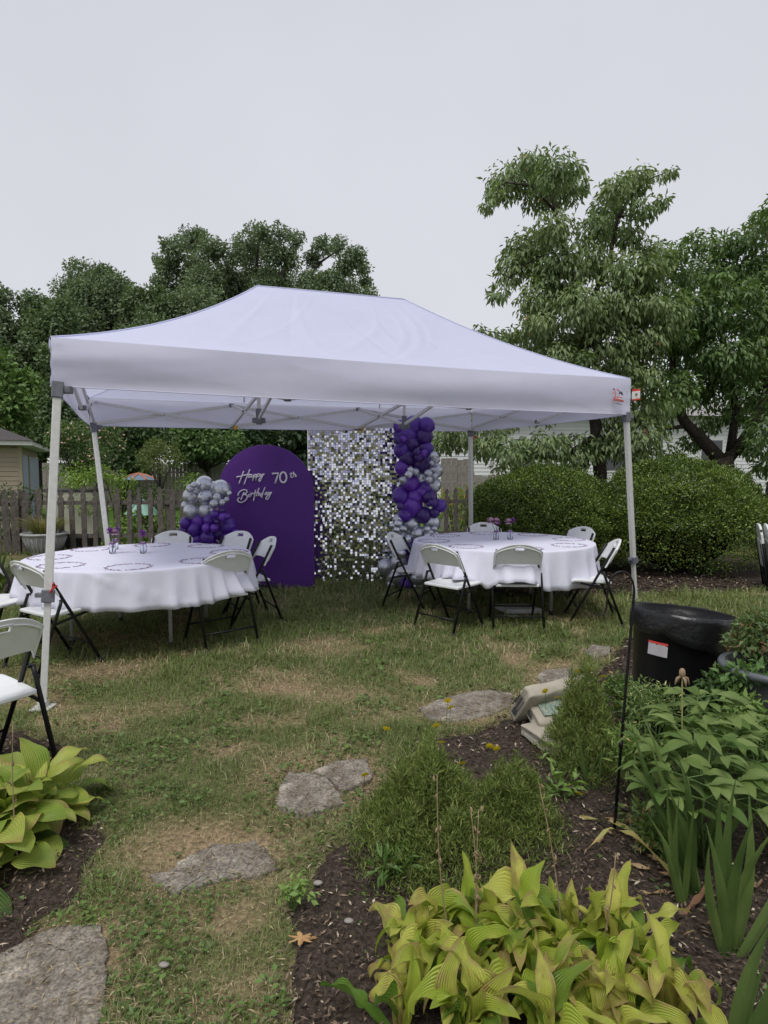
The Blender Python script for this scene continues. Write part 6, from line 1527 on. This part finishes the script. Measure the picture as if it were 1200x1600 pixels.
leafy('dark leafy weeds under the right edge of the trash can', 1110, 1100, 2.95, .13, .12, .15, 1100, .04, .018, [(.04, .08, .025), (.08, .13, .04)])
leafy('leaning leafy weed with pale stems left of the hook pole', 905, 1205, 2.95, .16, .1, .11, 260, .055, .018, [(.10, .17, .04), (.17, .25, .07)])
leafy('leafy weed right below the cement bags', 870, 1230, 2.75, .10, .08, .07, 90, .06, .020, [(.10, .17, .04), (.17, .25, .07)])
leafy('small three lobed weed at the bottom right on the mulch', 1120, 1530, 1.78, .08, .07, .03, 60, .03, .016, [(.12, .20, .04), (.20, .28, .07)])
leafy('fleshy pale green plant in the bottom right corner', 1190, 1590, 1.62, .06, .05, .06, 110, .035, .016, [(.14, .22, .08), (.22, .30, .12)])
leafy('low weedy plant below the reddish rose bush', 1150, 1140, 2.7, .14, .1, .1, 700, .03, .012, [(.06, .11, .03), (.12, .18, .05)], ((.6, .42, .03), .01))
leafy('dark leafy seedlings under the coreopsis near the hosta', 620, 1345, 2.12, .08, .06, .04, 60, .06, .014, [(.05, .10, .02), (.09, .15, .04)])
# collapsed dry lily leaves on the mulch right of the hook
def drape(label, pts_px, w, m, k):
    P_ = [gp(x, y) + [0, 0, z] for x, y, z in pts_px]; B = P_[0].copy(); t = thing('dry_leaf', label, 'dry leaf', B, group='collapsed dry leaves on the right mulch bed')
    V = []; F = []; n = 14
    for i in range(n + 1):
        s = i / n * (len(P_) - 1); j = min(int(s), len(P_) - 2); f = s - j; c = P_[j] * (1 - f) + P_[j + 1] * f; d_ = P_[j + 1] - P_[j]; sv = unit(np.cross(d_, [0, .3, 1])) * w / 2 * (1 - (i / n) ** 3 * .9)
        wv = .006 * math.sin(i * 1.3 + k); V += [c - sv + [0, 0, .006 + wv], c + [0, 0, .0 + wv * .4 + .004], c + sv + [0, 0, .010 - wv]]
    for i in range(n):
        for j in (0, 1): F.append((i * 3 + j, i * 3 + j + 1, i * 3 + j + 4, i * 3 + j + 3))
    mb = MB(); mb.add([v - B for v in V], F); obj('blade', mb, m, t, True)
dl1 = mat('tan_dry_leaf', (.42, .30, .16), .7, c2=(.30, .17, .08), scale=14, trans=.2); dl2 = mat('yellowing_leaf', (.34, .36, .10), .6, c2=(.42, .30, .12), scale=10, trans=.2)
drape('long yellowing leaf arching left on the mulch from the iris base', [(1070, 1365, .02), (1010, 1335, .06), (960, 1305, .05), (905, 1282, .01)], .022, dl2, 0)
drape('tan dry leaf lying just above the long yellowing leaf', [(1075, 1355, .02), (1020, 1310, .05), (975, 1290, .02), (940, 1282, .0)], .018, dl1, 1)
drape('short tan dry leaf nearest the iris base pointing left', [(1070, 1372, .01), (1020, 1350, .02), (980, 1325, .01)], .016, dl1, 2)
drape('brown curled dry leaf on the mulch left of the sword fan', [(1110, 1405, .05), (1085, 1425, .03), (1055, 1445, .0)], .022, mat('brown_dry_leaf', (.22, .11, .06), .8, c2=(.14, .07, .04), scale=14), 3)
drape('yellow drooping leaf with its tip bent down beside the hook foot', [(1060, 1385, .02), (990, 1345, .10), (950, 1330, .09), (903, 1345, .0)], .02, dl2, 4)
drape('dry tan leaf flat on the mulch right of the yellowing hosta', [(1065, 1398, .01), (1020, 1405, .015), (975, 1402, .01)], .018, dl1, 5)
drape('small dry leaf curled upward above the hook foot', [(1000, 1290, .0), (1010, 1275, .05), (1030, 1300, .02)], .02, dl1, 6)
# oak leaf, pebbles
mb = MB(); pr = []
for k in range(40):
    a = 2 * math.pi * k / 40; r = .018 * (1 + .45 * math.cos(7 * a)) ; pr.append((1.9 * r * math.cos(a), r * math.sin(a), .003 * math.sin(5 * a)))
mb.add([(0, 0, .006)] + pr, [(0, 1 + k, 1 + (k + 1) % 40) for k in range(40)]); mb.tube([(.03, 0, .002), (.06, .004, .006)], .001, 4)
q = gp(472, 1478); tag(obj('oak_leaf', mb, mat('tan_oak_leaf', (.45, .28, .12), .7, c2=(.38, .22, .09), scale=30), None, loc=(q[0], q[1], float(gz(q[0], q[1])) + .03), rot=(.1, .1, .2)), 'dry tan lobed oak leaf lying on the mulch at the bottom centre', 'leaf')
pebm = mat('grey_pebble', (.25, .23, .21), .8, c2=(.34, .31, .28), scale=30)
for (px, py, r, lb) in ((497, 1388, .013, 'grey pebble on the mulch below the cracked stepping stone'), (257, 1516, .012, 'brown grey pebble in the grass at the lower left'), (545, 1449, .012, 'dark flat pebble on the mulch beside the yellowing hosta')):
    q = gp(px, py); mb = MB(); mb.sphere((0, 0, 0), r, 10, 7, sc=(1.4, .9, .6)); tag(obj('pebble', mb, pebm, None, True, loc=(q[0], q[1], float(gz(q[0], q[1])) + .024)), lb, 'pebble')

# more growth filling the right hand bed ------------------------------------------------
leafy('dark fine leaved weeds under the peony stems', 1060, 1300, 2.35, .22, .16, .12, 1500, .035, .012, [(.06, .11, .03), (.13, .19, .05)], ((.30, .22, .10), .08))
leafy('loose green weeds between the hook pole and the peony', 1000, 1190, 2.62, .15, .12, .15, 900, .05, .010, [(.08, .14, .035), (.16, .22, .06)], ((.35, .28, .14), .06))
leafy('green weeds below the ribbed tub at the right edge', 1180, 1150, 2.6, .18, .12, .16, 1400, .04, .016, [(.07, .13, .03), (.15, .22, .06)])
leafy('low green weeds right of the scorched hosta', 1075, 1480, 1.95, .10, .08, .035, 130, .03, .014, [(.12, .20, .04), (.20, .28, .07)])
leafy('small weeds at the mulch edge below the crescent stone', 455, 1385, 2.0, .08, .07, .025, 120, .025, .014, [(.10, .18, .04), (.18, .26, .07)])
leafy('low weeds at the edge of the left hosta bed', 140, 1440, 1.95, .10, .06, .03, 160, .022, .012, [(.10, .18, .04), (.18, .26, .07)])
for k, (tips, bp_, lb) in enumerate((([(1042, 1225, .05, .02), (1062, 1240, 0, .02), (1010, 1270, .1, .02), (1085, 1255, -.05, .022), (1030, 1300, -.05, .02)], (1070, 1420), 'third low fan of sword leaves beside the collapsed dry leaves'),)):
    fan('iris_clump', lb, bp_, tips, .02, sw)
drape('pale straw coloured leaf across the mulch above the scorched hosta', [(1095, 1385, .01), (1030, 1378, .03), (985, 1360, .02), (955, 1352, .0)], .014, dl1, 7)
drape('thin tan leaf lying crosswise under the sword fan', [(1160, 1440, .01), (1110, 1455, .02), (1060, 1470, .0)], .012, dl1, 8)
drape('curled tan leaf near the foot of the hook pole', [(930, 1330, .0), (945, 1310, .03), (975, 1318, .01)], .016, dl1, 9)
drape('brown strip leaf lying right of the sword fan', [(1195, 1380, .0), (1175, 1400, .03), (1150, 1420, .01)], .016, dl1, 10)
